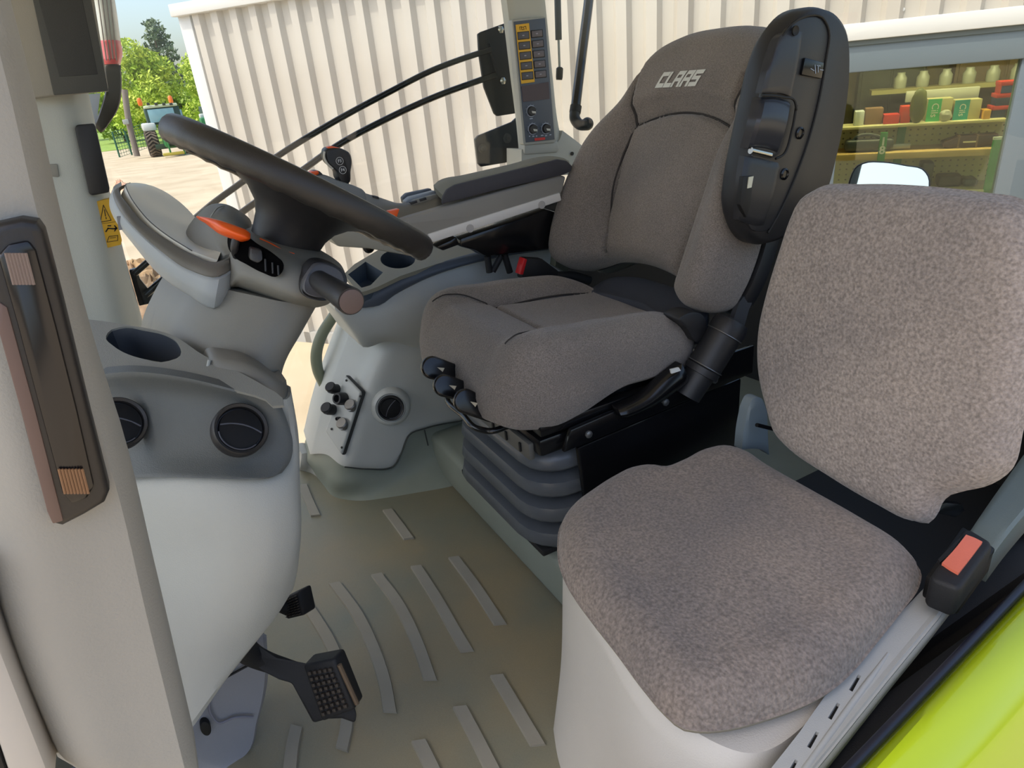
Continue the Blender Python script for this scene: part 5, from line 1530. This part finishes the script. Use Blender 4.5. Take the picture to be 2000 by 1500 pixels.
# window frame
FR = mat('frame_greyblue', (98, 108, 116), .4)
sw1 = wall_s(1980, 300)[0]
obj('lintel_box', wbox(SWL - .02, SW1, ZL - .19, ZL, -.12, .02), mat('lintel_grey', (106, 117, 124), .4), bld, bevel=.01)
obj('lintel_shadow_gap', wbox(SWL - .02, SW1, ZL - .03, ZL + .002, .0, .035), mat('lintel_dark', (92, 100, 100), .5), bld)
pm = obj('window_post', wbox(SWL, SWL + .13, ZB, ZL - .15, -.10, .0), FR, bld, bevel=.005)
obj('window_post', wbox(sw1 - .06, sw1 + .16, ZB, ZL - .15, -.10, .0), FR, bld, bevel=.005)
obj('window_sill', wbox(SWL, SW1, ZB - .04, ZB + .04, -.12, .05), FR, bld, bevel=.01)
obj('shop_pane', wbox(SWL + .12, sw1 - .05, ZB, ZL - .19, -.05, -.045), glass_mat('shop_glass', (.86, .90, .76), .05), bld)
obj('shop_pane', wbox(sw1 + .15, SW1, ZB, ZL - .19, -.05, -.045), glass_mat('shop_glass', (.86, .90, .76), .05), bld)
# shop room
RM = mat('shop_wall', (168, 160, 128), .8)
obj('shop_back', wbox(SWL - 1.2, 9.0, GZ, 1.8, -3.45, -3.4), mat('shop_back', (124, 112, 74), .8, rgb2=(70, 70, 50), vscale=2), bld)
obj('shop_floor', wbox(SWL - 1.2, 9.0, GZ, GZ + .03, -3.4, -.12), mat('shop_floor', (150, 144, 130), .6), bld)
obj('shop_ceiling', wbox(SWL - 1.2, 9.0, 1.75, 1.8, -3.4, -.12), RM, bld)
obj('shop_side', wbox(SWL - 1.25, SWL - 1.2, GZ, 1.8, -3.4, -.12), RM, bld)
obj('shop_side', wbox(8.95, 9.0, GZ, 1.8, -3.4, -.12), RM, bld)
for s_ in (5.2, 6.4):  # unseen glowing strips added to brighten the shop interior
    tl = obj('shop_fill_strip', wbox(s_ - .55, s_ + .55, 1.68, 1.73, -1.2, -1.1), mat('shop_fill_glow', (255, 244, 214), .5, emit=55.0), bld)

# ---- shop shelving and goods
OFF = 1.05                                       # goods stand this far behind the glass
def sp(px, py, off=OFF):
    p = W(px, py, (wb - wn_ * off, wn_))
    return float(np.dot(p - wb, wd)), float(p[2])
def goods(x0, x1, ytop, ybot, off, dep):
    s0, zb_ = sp((x0 + x1) / 2 - (x1 - x0) / 2, ybot, off)
    s1, _ = sp(x1, ybot, off)
    _, zt_ = sp((x0 + x1) / 2, ytop, off)
    _, zb_ = sp((x0 + x1) / 2, ybot, off)
    return s0, s1, zb_, zt_
shf = thing('display_shelf', 'wooden shop shelf with pegboard back and green uprights', 'shelf', wp(5.7, GZ, -OFF - .3))
_, Z1 = sp(1800, 296)            # front edge of the wooden shelf
_, Z0 = sp(1800, 372)
_, Z2 = sp(1800, 244)
PEG = mat('pegboard', (206, 196, 150), .7)
WOOD = mat('shelf_wood', (206, 172, 112), .6, rgb2=(192, 156, 98), vscale=4)
sa, sb_ = SWL - .35, sw1 + .5
obj('shelf_board', wbox(sa, sb_, Z1 - .05, Z1, -OFF - .42, -OFF), WOOD, shf, bevel=.004)
obj('shelf_board', wbox(sa, sb_, Z0 - .05, Z0, -OFF - .42, -OFF + .03), mat('shelf_pale', (188, 182, 150), .6), shf, bevel=.004)
obj('shelf_board', wbox(sa, sb_, Z2 - .02, Z2, -OFF - .42, -OFF - .12), PEG, shf, bevel=.003)
mid_s = sp(1772, 270)[0]
for a, b in ((sa, mid_s - .03), (mid_s + .03, sb_)):
    for z0_, z1_ in ((Z1, Z2 - .02), (Z0, Z1 - .05)):
        pb = obj('pegboard', wbox(a, b, z0_, z1_, -OFF - .43, -OFF - .41), PEG, shf, flat=True)
        g = []
        nx = int((b - a) / .055)
        nz = int((z1_ - z0_ - .03) / .045)
        for i in range(nx):
            for j in range(nz):
                g.append(wbox(a + .03 + i * .055, a + .044 + i * .055, z0_ + .03 + j * .045, z0_ + .042 + j * .045, -OFF - .411, -OFF - .4085))
        if g:
            ho = obj('peg_holes', join(*g), mat('peg_hole', (120, 112, 80), .8), pb, flat=True)
            ho['kind'] = 'stuff'
GRN = mat('shelf_green', (34, 132, 52), .45)
obj('upright', wbox(mid_s - .03, mid_s + .03, Z0, Z2, -OFF - .44, -OFF - .39), GRN, shf)
u1 = sp(1724, 280)[0]
u2 = sp(1943, 300)[0]
up1 = obj('price_upright', wbox(u1 - .026, u1 + .026, Z1 - .20, sp(1727, 258)[1], -OFF, -OFF + .03), GRN, shf, bevel=.003)
up2 = obj('upright', wbox(u2 - .032, u2 + .032, Z0 - .3, sp(1948, 268)[1], -OFF, -OFF + .03), GRN, shf, bevel=.003)
obj('upright_cap', wbox(u2 - .033, u2 + .033, sp(1948, 272)[1], sp(1948, 267)[1], -OFF - .002, -OFF + .032), mat('cap_white', (205, 215, 205), .5), shf)
for c_, z_ in (('1', sp(1724, 276)[1]), ('8', sp(1722, 293)[1])):
    obj('number_print', text_geo(c_, .085, wp(u1, z_, -OFF + .0315), wd, (0, 0, 1), bold=.003), WHITEP, up1, flat=True)
# goods standing on the shelf top and the wooden shelf
def carton(name, label, cat, x0, x1, yt, col, off=OFF + .22, dep=.16, group=None, zb=None):
    s0, s1, zb_, zt_ = goods(x0, x1, yt, 244, off, dep)
    zb_ = Z2 if zb is None else zb
    b_ = tag(obj(name, wbox(s0, s1, zb_, zt_, -off - dep, -off), mat('carton_%d_%d_%d' % col, col, .6, var=.05, vscale=6), bevel=.004), label, cat, group)
    return b_, s0, s1, zb_, zt_, off
for (x0, x1, yt, col, lab) in ((1806, 1832, 193, (64, 190, 120), 'green printed carton with cream side on the shop shelf'),
                               (1858, 1888, 195, (28, 158, 150), 'teal printed carton with cream side on the shop shelf')):
    b_, s0, s1, z0_, z1_, of = carton('printed_carton', lab, 'carton', x0, x1 + 22, yt, (186, 178, 132))
    f_ = obj('front_print', wbox(s0, s0 + (s1 - s0) * .55, z0_, z1_, -of, -of + .004), mat('cp_%d' % col[0], col, .5), b_)
    obj('lettering', text_geo('Cils', (z1_ - z0_) * .42, wp(s0 + (s1 - s0) * .30, (z0_ + z1_) / 2, -of + .006), (0, 0, -1), wd), WHITEP, f_, flat=True)
zz = Z2
for k, (col, h) in enumerate((((30, 52, 96), .085), ((32, 56, 100), .085), ((190, 52, 40), .085))):
    s0 = sp(1935 + 4 * k, 240, OFF + .2)[0]
    b_ = tag(obj('parts_box', wbox(s0, s0 + .27, zz, zz + h, -OFF - .41, -OFF - .225), mat('pbox_%d' % k, col, .5), bevel=.004),
             ['dark blue parts box with red lid strip at the bottom of the shelf stack', 'dark blue parts box with red lid strip in the middle of the shelf stack', 'red parts box with blue front on top of the shelf stack'][k], 'box')
    obj('lid_strip', wbox(s0 - .004, s0 + .274, zz + h - .028, zz + h + .002, -OFF - .414, -OFF - .221), mat('box_red', (200, 56, 46), .5), b_, bevel=.002)
    obj('label', wbox(s0 + .10, s0 + .17, zz + .012, zz + h - .03, -OFF - .225, -OFF - .219), WHITEP, b_)
    if k == 2:
        obj('front', wbox(s0 + .004, s0 + .266, zz + .004, zz + h - .03, -OFF - .226, -OFF - .2225), mat('box_blue', (34, 60, 112), .5), b_)
    zz += h + .002
carton('ochre_carton', 'small ochre carton beside the blue parts boxes', 'carton', 1917, 1931, 215, (206, 150, 44), off=OFF + .16)
b_, s0, s1, z0_, z1_, of = carton('black_crate', 'black plastic bin with white tags at the end of the shop shelf', 'bin', 1964, 1994, 216, (30, 30, 32), off=OFF + .125, dep=.09)
obj('tag', wbox(s0 + .03, s0 + .05, z0_ + .03, z1_ - .02, -of, -of + .003), WHITEP, b_)
obj('tag', wbox(s0 + .11, s0 + .15, z0_ + .03, z1_ - .02, -of, -of + .003), WHITEP, b_)
carton('red_case', 'red flat case on the shop shelf near the grey window post', 'case', 1725, 1755, 224, (206, 44, 30), off=OFF + .20)
carton('red_carton', 'upright red and green carton on the shop shelf', 'carton', 1757, 1776, 208, (206, 56, 30), off=OFF + .22)
carton('green_carton', 'upright dark green carton beside the red carton', 'carton', 1777, 1792, 210, (62, 84, 52), off=OFF + .22)
carton('brown_carton', 'low brown carton behind the red case on the shop shelf', 'carton', 1688, 1722, 212, (132, 98, 70), off=OFF + .24)
carton('white_carton', 'white carton against the grey window post', 'carton', 1668, 1686, 218, (206, 210, 212), off=OFF + .2)
# filled bags between the cartons
for (x, y, r, col, lab) in ((1797, 186, .060, (92, 96, 46), 'olive rolled hose coil on the shelf beside the green carton'),
                            (1846, 226, .045, (178, 176, 160), 'crumpled grey plastic bag between the green and teal cartons')):
    s0, z0_ = sp(x, y, OFF + .165)
    rz_ = max(r, (z0_ + r - Z2) / 2)                  # stands on the shelf top
    e1_, e2_ = wd, A(0, 0, 1)
    vs, fs = [], []
    rnd = random.Random(x)
    n1, n2 = 14, 9
    for i in range(n2 + 1):
        for j in range(n1):
            ph, th = math.pi * i / n2, 2 * math.pi * j / n1
            q = r * (1 + .18 * rnd.uniform(-1, 1))
            vs.append(wp(s0, 0, -OFF - .165) + A(0, 0, Z2 + rz_ * .97) + q * (wd * math.sin(ph) * math.cos(th) + wn_ * .7 * math.sin(ph) * math.sin(th)) + A(0, 0, rz_ * math.cos(ph)))
    for i in range(n2):
        for j in range(n1):
            fs.append((i * n1 + j, i * n1 + (j + 1) % n1, (i + 1) * n1 + (j + 1) % n1, (i + 1) * n1 + j))
    tag(obj('hose_coil' if x < 1800 else 'plastic_bag', (vs, fs), mat('bag_%d' % x, col, .5)), lab, 'coil' if x < 1800 else 'bag')
# far wall shelf of small jars
jz = sp(1830, 168, 2.6)[1]
fsf = tag(obj('wall_shelf', wbox(SWL + .5, SWL + 2.6, jz - .04, jz, -2.85, -2.55), mat('far_shelf', (170, 160, 110), .6)), 'narrow far shelf carrying small jars at the back of the shop', 'shelf')
jar = None
for k in range(9):
    s_ = SWL + .75 + k * .19
    hgt = .13 + .03 * (k % 3)
    p = wp(s_, jz, -2.68)
    if jar is None:
        jar = tag(obj('jar', lathe([(.05, 0), (.055, .02), (.055, .09), (.035, .12), (.035, .14), (.001, .14)], p, (0, 0, 1), 12), mat('jar_grey', (178, 180, 166), .3)), 'small pale jar on the far shop shelf', 'jar', 'jars on the far shop shelf')
    else:
        copy_obj(jar, p + A(0, 0, .07), None, 'jar')
wbp = tag(obj('white_board', wbox(sp(1770, 185, 1.6)[0], sp(1912, 185, 1.6)[0], sp(1840, 196, 1.6)[1], sp(1840, 174, 1.6)[1], -1.64, -1.6), mat('board_white', (196, 196, 184), .5), bevel=.004),
          'long pale header board above the shop shelf', 'board')
obj('board_stand', wbox(sp(1840, 185, 1.6)[0] - .02, sp(1840, 185, 1.6)[0] + .02, GZ + .03, sp(1840, 190, 1.6)[1], -1.68, -1.64), GRN, wbp)
# dark brown long part on the wooden shelf, with tag and straps
_, zt_ = sp(1900, 268)
sl = [sp(x, 280)[0] for x in (1848, 1862, 1880, 1955)]
pr = [wp(sl[0], Z1 + .01, -OFF - .10), wp(sl[0] - .005, Z1 + .05, -OFF - .10), wp(sl[1], zt_ - .02, -OFF - .10), wp(sl[2], zt_, -OFF - .10), wp(sl[3], zt_ + .005, -OFF - .10), wp(sl[3], Z1 + .02, -OFF - .10), wp(sl[3] - .1, Z1, -OFF - .10), wp(sl[1], Z1, -OFF - .10)]
pt_ = tag(obj('machine_part', prism(pr, -wn_ * .15), mat('part_brown', (58, 32, 30), .45), bevel=.01), 'dark brown wrapped machine part lying on the wooden shop shelf', 'machine part')
for x in (1877, 1913):
    q = sp(x, 280)[0]
    obj('strap', wbox(q - .006, q + .006, Z1 - .002, zt_ + .006, -OFF - .255, -OFF - .095), mat('strap_brown', (120, 96, 84), .5), pt_)
q = sp(1899, 280)[0]
obj('tag', wbox(q - .045, q + .045, Z1 + .04, zt_ - .04, -OFF - .10, -OFF - .096), mat('tag_cream', (214, 206, 180), .6), pt_)
# power tool on the shelf by the post
s0 = sp(1660, 280)[0]
tl_ = thing('power_tool', 'dark grey power tool with loop handle on the wooden shelf', 'tool', wp(s0 + .15, Z1, -OFF - .15))
obj('tool_body', box(wp(s0 + .15, Z1 + .055, -OFF - .15), (.36, .14, .09), (wd, wn_, A(0, 0, 1))), mat('tool_grey', (54, 60, 62), .4), tl_, bevel=.025, seg=3)
obj('tool_handle', tube([wp(s0 + .02, Z1 + .08, -OFF - .12), wp(s0 + .05, Z1 + .118, -OFF - .12), wp(s0 + .2, Z1 + .122, -OFF - .12), wp(s0 + .27, Z1 + .085, -OFF - .12)], .014, 10), mat('tool_grey', (54, 60, 62), .4), tl_)
obj('tool_bar', box(wp(s0 + .38, Z1 + .03, -OFF - .15), (.16, .02, .04), (wd, wn_, A(0, 0, 1))), STEEL, tl_, bevel=.004)
# parts on the low shelf
for (x0, x1, h, col, lab) in ((1838, 1886, .09, (44, 38, 40), 'low dark folded part on the bottom shop shelf'), (1800, 1826, .20, (50, 52, 48), 'dark upright bracket on the bottom shop shelf'), (1890, 1918, .06, (70, 80, 88), 'flat blue-grey tray on the bottom shop shelf')):
    a, b = sp(x0, 355)[0], sp(x1, 355)[0]
    tag(obj('machine_part', wbox(a, b, Z0, Z0 + h, -OFF - .30, -OFF - .12), mat('lowpart_%d' % x0, col, .5), bevel=.02, seg=3), lab, 'machine part')
# dark machines standing at the back of the shop
for (a, b, h, col, lab) in ((SWL + .4, SWL + 1.0, 1.25, (46, 52, 36), 'dark olive cabinet at the back of the shop'), (SWL + 1.25, SWL + 2.1, 1.42, (104, 84, 50), 'brown cabinet at the back of the shop'), (SWL + 2.2, SWL + 2.7, 1.30, (34, 38, 30), 'black cabinet at the back of the shop')):
    cb_ = tag(obj('storage_cabinet', wbox(a, b, GZ + .03, h, -3.38, -3.0), mat('cab_%d' % col[0], col, .6, var=.1, vscale=3), bevel=.01), lab, 'cabinet')
    obj('cabinet_door', wbox(a + .03, (a + b) / 2 - .01, GZ + .1, h - .05, -3.0, -2.985), mat('cab_%d' % col[0], col, .6), cb_, bevel=.004)
    obj('cabinet_door', wbox((a + b) / 2 + .01, b - .03, GZ + .1, h - .05, -3.0, -2.985), mat('cab_%d' % col[0], col, .6), cb_, bevel=.004)

# ---- debris on the yard in front of the cab
def heap(name, label, cat, px, py, rx, ry, h, col, seed):
    c = W(px, py, ('z', GZ))
    rnd = random.Random(seed)
    n1, n2 = 26, 10
    vs, fs = [c + A(0, 0, h)], []
    for i in range(1, n2 + 1):
        for j in range(n1):
            t = 2 * math.pi * j / n1
            r = i / n2
            z = h * (1 - r ** 1.5) * (1 + .35 * rnd.uniform(-1, 1)) if i < n2 else -.01
            w = 1 + .12 * math.sin(3 * t + seed) + .08 * rnd.uniform(-1, 1)
            vs.append(c + A(rx * r * math.cos(t) * w, ry * r * math.sin(t) * w, z))
    for j in range(n1):
        fs.append((0, 1 + j, 1 + (j + 1) % n1))
    for i in range(n2 - 1):
        for j in range(n1):
            fs.append((1 + i * n1 + j, 1 + (i + 1) * n1 + j, 1 + (i + 1) * n1 + (j + 1) % n1, 1 + i * n1 + (j + 1) % n1))
    return tag(obj(name, (vs, fs), mat(name + str(seed), col, .9, rgb2=tuple(min(255, int(v * 1.3)) for v in col), vscale=6, bump=.8, bscale=20), sharp=25), label, cat)
heap('tarp_heap', 'crumpled brown tarpaulin lying on the sandy yard', 'tarpaulin', 318, 600, .75, .9, .40, (128, 108, 84), 3)
heap('rubble_heap', 'low heap of brown rubble on the yard beyond the tarpaulin', 'rubble', 262, 545, .7, .8, .25, (150, 124, 92), 7)
heap('brick_heap', 'small orange brick heap on the yard', 'rubble', 238, 372, .35, .4, .30, (206, 158, 132), 11)

# ---- trees
def leafcloud(blobs, n, size, seed, col, par, name='foliage'):
    rnd = np.random.default_rng(seed)
    vs, fs = [], []
    for (c, r) in blobs:
        m = int(n * (r[0] * r[1] * r[2]) ** .67 / sum((b[1][0] * b[1][1] * b[1][2]) ** .67 for b in blobs))
        d = rnd.normal(size=(m, 3))
        d /= np.linalg.norm(d, axis=1)[:, None]
        rad = rnd.uniform(.35, 1.0, m) ** .5
        P = np.asarray(c) + d * np.asarray(r) * rad[:, None]
        for p in P:
            a = nrm(rnd.normal(size=3)) * size * rnd.uniform(.6, 1.3)
            b = nrm(np.cross(a, rnd.normal(size=3))) * size * rnd.uniform(.5, 1.0)
            k = len(vs)
            vs += [p - a, p - b * .6, p + a, p + b * .6]
            fs.append((k, k + 1, k + 2, k + 3))
    o = obj(name, (vs, fs), col, par, flat=True)
    return o
LEAF1 = mat('leaf_bright', (158, 186, 58), .7, rgb2=(196, 208, 84), vscale=1.0)
LEAF2 = mat('leaf_mid', (124, 154, 60), .7, rgb2=(164, 182, 80), vscale=1.0)
LEAF3 = mat('leaf_pine', (100, 114, 88), .8, rgb2=(128, 140, 108), vscale=1.0)
BARK = mat('bark', (92, 78, 64), .9, bump=.5, bscale=10)
def tree(label, px, dist, top_px, crown, leaf, n, seed, size=.32, kind='tree', slim=False):
    c = W(px, (top_px + 240) / 2, ('y', dist))
    base = A(c[0], dist, GZ)
    ztop = W(px, top_px, ('y', dist))[2]
    H = ztop - GZ
    t = thing('conifer_tree' if slim else 'leafy_tree', label, 'tree', base, 'trees behind the yard')
    obj('trunk', tube([base, base + A(.1, 0, H * .45), base + A(0, 0, H * (.93 if slim else .7))], [.22, .16, .04], 8), BARK, t)
    rnd = random.Random(seed)
    blobs = []
    if slim:
        for k in range(11):
            z = H * (.34 + .60 * k / 10)
            r = crown * (1.05 - .085 * k) * rnd.uniform(.7, 1.1)
            for q in range(3):
                a = rnd.uniform(0, 6.28)
                blobs.append((base + A(r * .55 * math.cos(a), r * .55 * math.sin(a), z), (r * .55, r * .55, H * .035)))
    else:
        for k in range(9):
            a = rnd.uniform(0, 6.28)
            z = H * rnd.uniform(.25, .80)
            q = crown * rnd.uniform(.2, .62)
            blobs.append((base + A(q * math.cos(a), q * math.sin(a), z), (crown * rnd.uniform(.4, .6),) * 2 + (H * rnd.uniform(.14, .22),)))
        blobs.append((base + A(0, 0, H * .85), (crown * .45, crown * .45, H * .15)))
    leafcloud(blobs, n, size, seed, leaf, t)
tree('bright green leafy tree beside the marker lamp', 262, 62, 72, 3.2, LEAF1, 7000, 1, size=.18)
tree('tall dark pine rising behind the green tractor', 318, 92, 30, 4.6, LEAF3, 5200, 2, size=.26, slim=True)
tree('mid green leafy tree beside the corner of the white building', 398, 72, 98, 3.2, LEAF1, 6000, 3, size=.20)
tree('dense mid green tree behind the cab of the green tractor', 350, 84, 165, 3.4, LEAF2, 5000, 4, size=.22)
tree('low bushy green tree left of the green tractor', 218, 72, 120, 3.2, LEAF2, 5000, 5, size=.22)
tree('dark green tree filling the gap below the pine', 300, 104, 150, 4.6, LEAF2, 5000, 6, size=.24)
tree('leafy tree beyond the white building', 450, 98, 100, 4.2, LEAF1, 2000, 8)
tree('leafy tree standing behind the A-pillar', 140, 84, 80, 4.2, LEAF2, 2000, 9)

# ---- green tractor across the yard
DT = W(320, 303, ('z', GZ))[1]
def tp(px, py, dy=0.0):
    return W(px, py, ('y', DT + dy))
gt = thing('farm_tractor', 'green farm tractor with blue-tinted cab parked across the yard', 'tractor', A(tp(330, 300)[0], DT, GZ))
TG = mat('tractor_green', (38, 116, 62), .4)
def tbox(name, x0, x1, y0, y1, d0, d1, m, bevel=.05, par=gt):
    a, b = tp((x0 + x1) / 2 - (x1 - x0) / 2, (y0 + y1) / 2), tp(x1, (y0 + y1) / 2)
    zt__, zb__ = tp((x0 + x1) / 2, y0)[2], tp((x0 + x1) / 2, y1)[2]
    return obj(name, bx(a[0], b[0], DT + d0, DT + d1, zb__, zt__), m, par, bevel=bevel)
tbox('cab_roof', 280, 345, 204, 210, -.7, 1.0, mat('roof_cream', (196, 206, 176), .5), .06)
tbox('cab_frame', 284, 352, 209, 242, -.6, .9, mat('cab_dark', (40, 66, 58), .5), .05)
tbox('cab_glass', 289, 340, 212, 238, -.68, -.6, mat('cab_glass', (138, 176, 186), .1), .02)
tbox('side_glass', 344, 356, 214, 240, -.5, .8, mat('cab_glass', (138, 176, 186), .1), .02)
tbox('hood', 312, 352, 240, 285, -2.4, -.6, TG, .15)
tbox('grille', 318, 346, 248, 282, -2.46, -2.4, mat('grille_dark', (22, 52, 36), .5), .03)
tbox('fender', 277, 304, 240, 256, -.9, .9, mat('fender_white', (206, 208, 204), .4), .12)
tbox('fender', 348, 360, 238, 256, -.9, .9, TG, .12)
tbox('axle', 300, 385, 276, 286, -1.4, -1.0, mat('axle_dark', (40, 60, 44), .5), .03)
for (x0, x1, y0, y1) in ((318, 321, 240, 300), (344, 347, 240, 298)):
    tbox('loader_arm', x0, x1, y0, y1, -2.8, -2.5, TG, .02)
tbox('loader_bar', 312, 352, 293, 298, -2.9, -2.5, mat('bar_yellow', (176, 160, 60), .5), .02)
for x in (274, 334):
    p = tp(x, 203 if x < 300 else 198)
    obj('beacon', lathe([(.10, -.1), (.12, 0), (.12, .22), (.06, .3), (.001, .3)], p, (0, 0, 1), 12), mat('beacon_orange', (240, 120, 40), .3), gt)
for x in (288, 303, 318, 332):
    tbox('work_light', x - 3, x + 3, 201, 206, -.85, -.7, mat('light_dark', (50, 56, 50), .3), .01)
def wheel(px, py, r, w, par):
    c = tp(px, py, -.6)
    g = lathe([(r * .45, -w / 2), (r * .9, -w / 2), (r, -w * .35), (r, w * .35), (r * .9, w / 2), (r * .45, w / 2)], c, (1, 0.0, 0), 36)
    ty = obj('tyre', g, mat('tyre', (62, 56, 52), .9), par)
    obj('rim', lathe([(r * .46, -w * .3), (r * .46, w * .3), (r * .15, w * .2), (.001, w * .2)], c, (1, 0, 0), 24), mat('rim_yellow', (196, 170, 50), .5), par)
    e1_, e2_, _ = basis(A(1, 0, 0))
    for k in range(22):
        a = 2 * math.pi * k / 22
        for s_ in (-1, 1):
            aa = a + (s_ * .14)
            rd = e1_ * math.cos(aa) + e2_ * math.sin(aa)
            tn = -e1_ * math.sin(aa) + e2_ * math.cos(aa)
            ax_ = nrm(A(1, 0, 0) * s_ * .8 + tn * .6)
            obj('lug', box(c + rd * (r + .015) + A(1, 0, 0) * s_ * w * .22, (w * .52, .07, .06), (ax_, np.cross(rd, ax_), rd)), mat('lug', (110, 98, 86), .9), ty)
rr_ = (tp(299, 256)[2] - GZ) / 2
wheel(299, 281, rr_, .62, gt)
wheel(370, 281, rr_ * .92, .55, gt)
# second tractor, mostly behind the building corner
g2 = thing('farm_tractor', 'second green tractor mostly hidden behind the white building corner', 'tractor', A(tp(420, 295, 3)[0], DT + 3, GZ))
tbox('cab', 404, 440, 205, 235, 2.4, 3.8, mat('cab_dark', (40, 66, 58), .5), .06, g2)
tbox('hood', 400, 436, 228, 262, 1.4, 2.4, TG, .12, g2)
tbox('wheel_guard', 398, 408, 222, 232, 2.0, 2.6, mat('fender_white', (206, 208, 204), .4), .06, g2)
tbox('wheels', 402, 440, 258, 297, 2.0, 3.6, mat('tyre', (62, 56, 52), .9), .2, g2)
# fence and leaning post
fn = thing('wire_fence', 'dark green wire mesh fence panel by the yard post', 'fence', tp(228, 305))
FG = mat('fence_green', (44, 96, 74), .5)
for (a, b) in (((219, 258), (234, 307)), ((243, 255), (258, 303)), ((277, 240), (283, 262))):
    obj('fence_post', tube([tp(*a, 1.6), tp(*b, 1.6)], .05, 8, smooth=False), FG, fn)
for k in range(9):
    f = k / 8
    a, b = A(219 + 15 * f, 258 + 49 * f), A(277 + 10 * f, 243 + 46 * f)
    obj('wire', tube([tp(*a, 1.6), tp(*b, 1.6)], .012, 5, smooth=False), FG, fn)
for k in range(12):
    f = k / 11
    obj('wire', tube([tp(219 + 58 * f, 258 - 15 * f, 1.6), tp(234 + 53 * f, 307 - 18 * f, 1.6)], .010, 5, smooth=False), FG, fn)
ps = thing('yard_post', 'grey leaning yard post with a meter box', 'post', tp(268, 304, -.4))
obj('pole', tube([tp(243, 175, -.4), tp(252, 240, -.4), tp(268, 305, -.4)], .16, 10), mat('pole_grey', (128, 118, 110), .8), ps)
obj('meter_box', bx(tp(240, 240, -.4)[0], tp(252, 240, -.4)[0], DT - .8, DT - .5, tp(246, 243, -.4)[2], tp(246, 233, -.4)[2]), mat('box_grey', (170, 172, 166), .6), ps, bevel=.03)
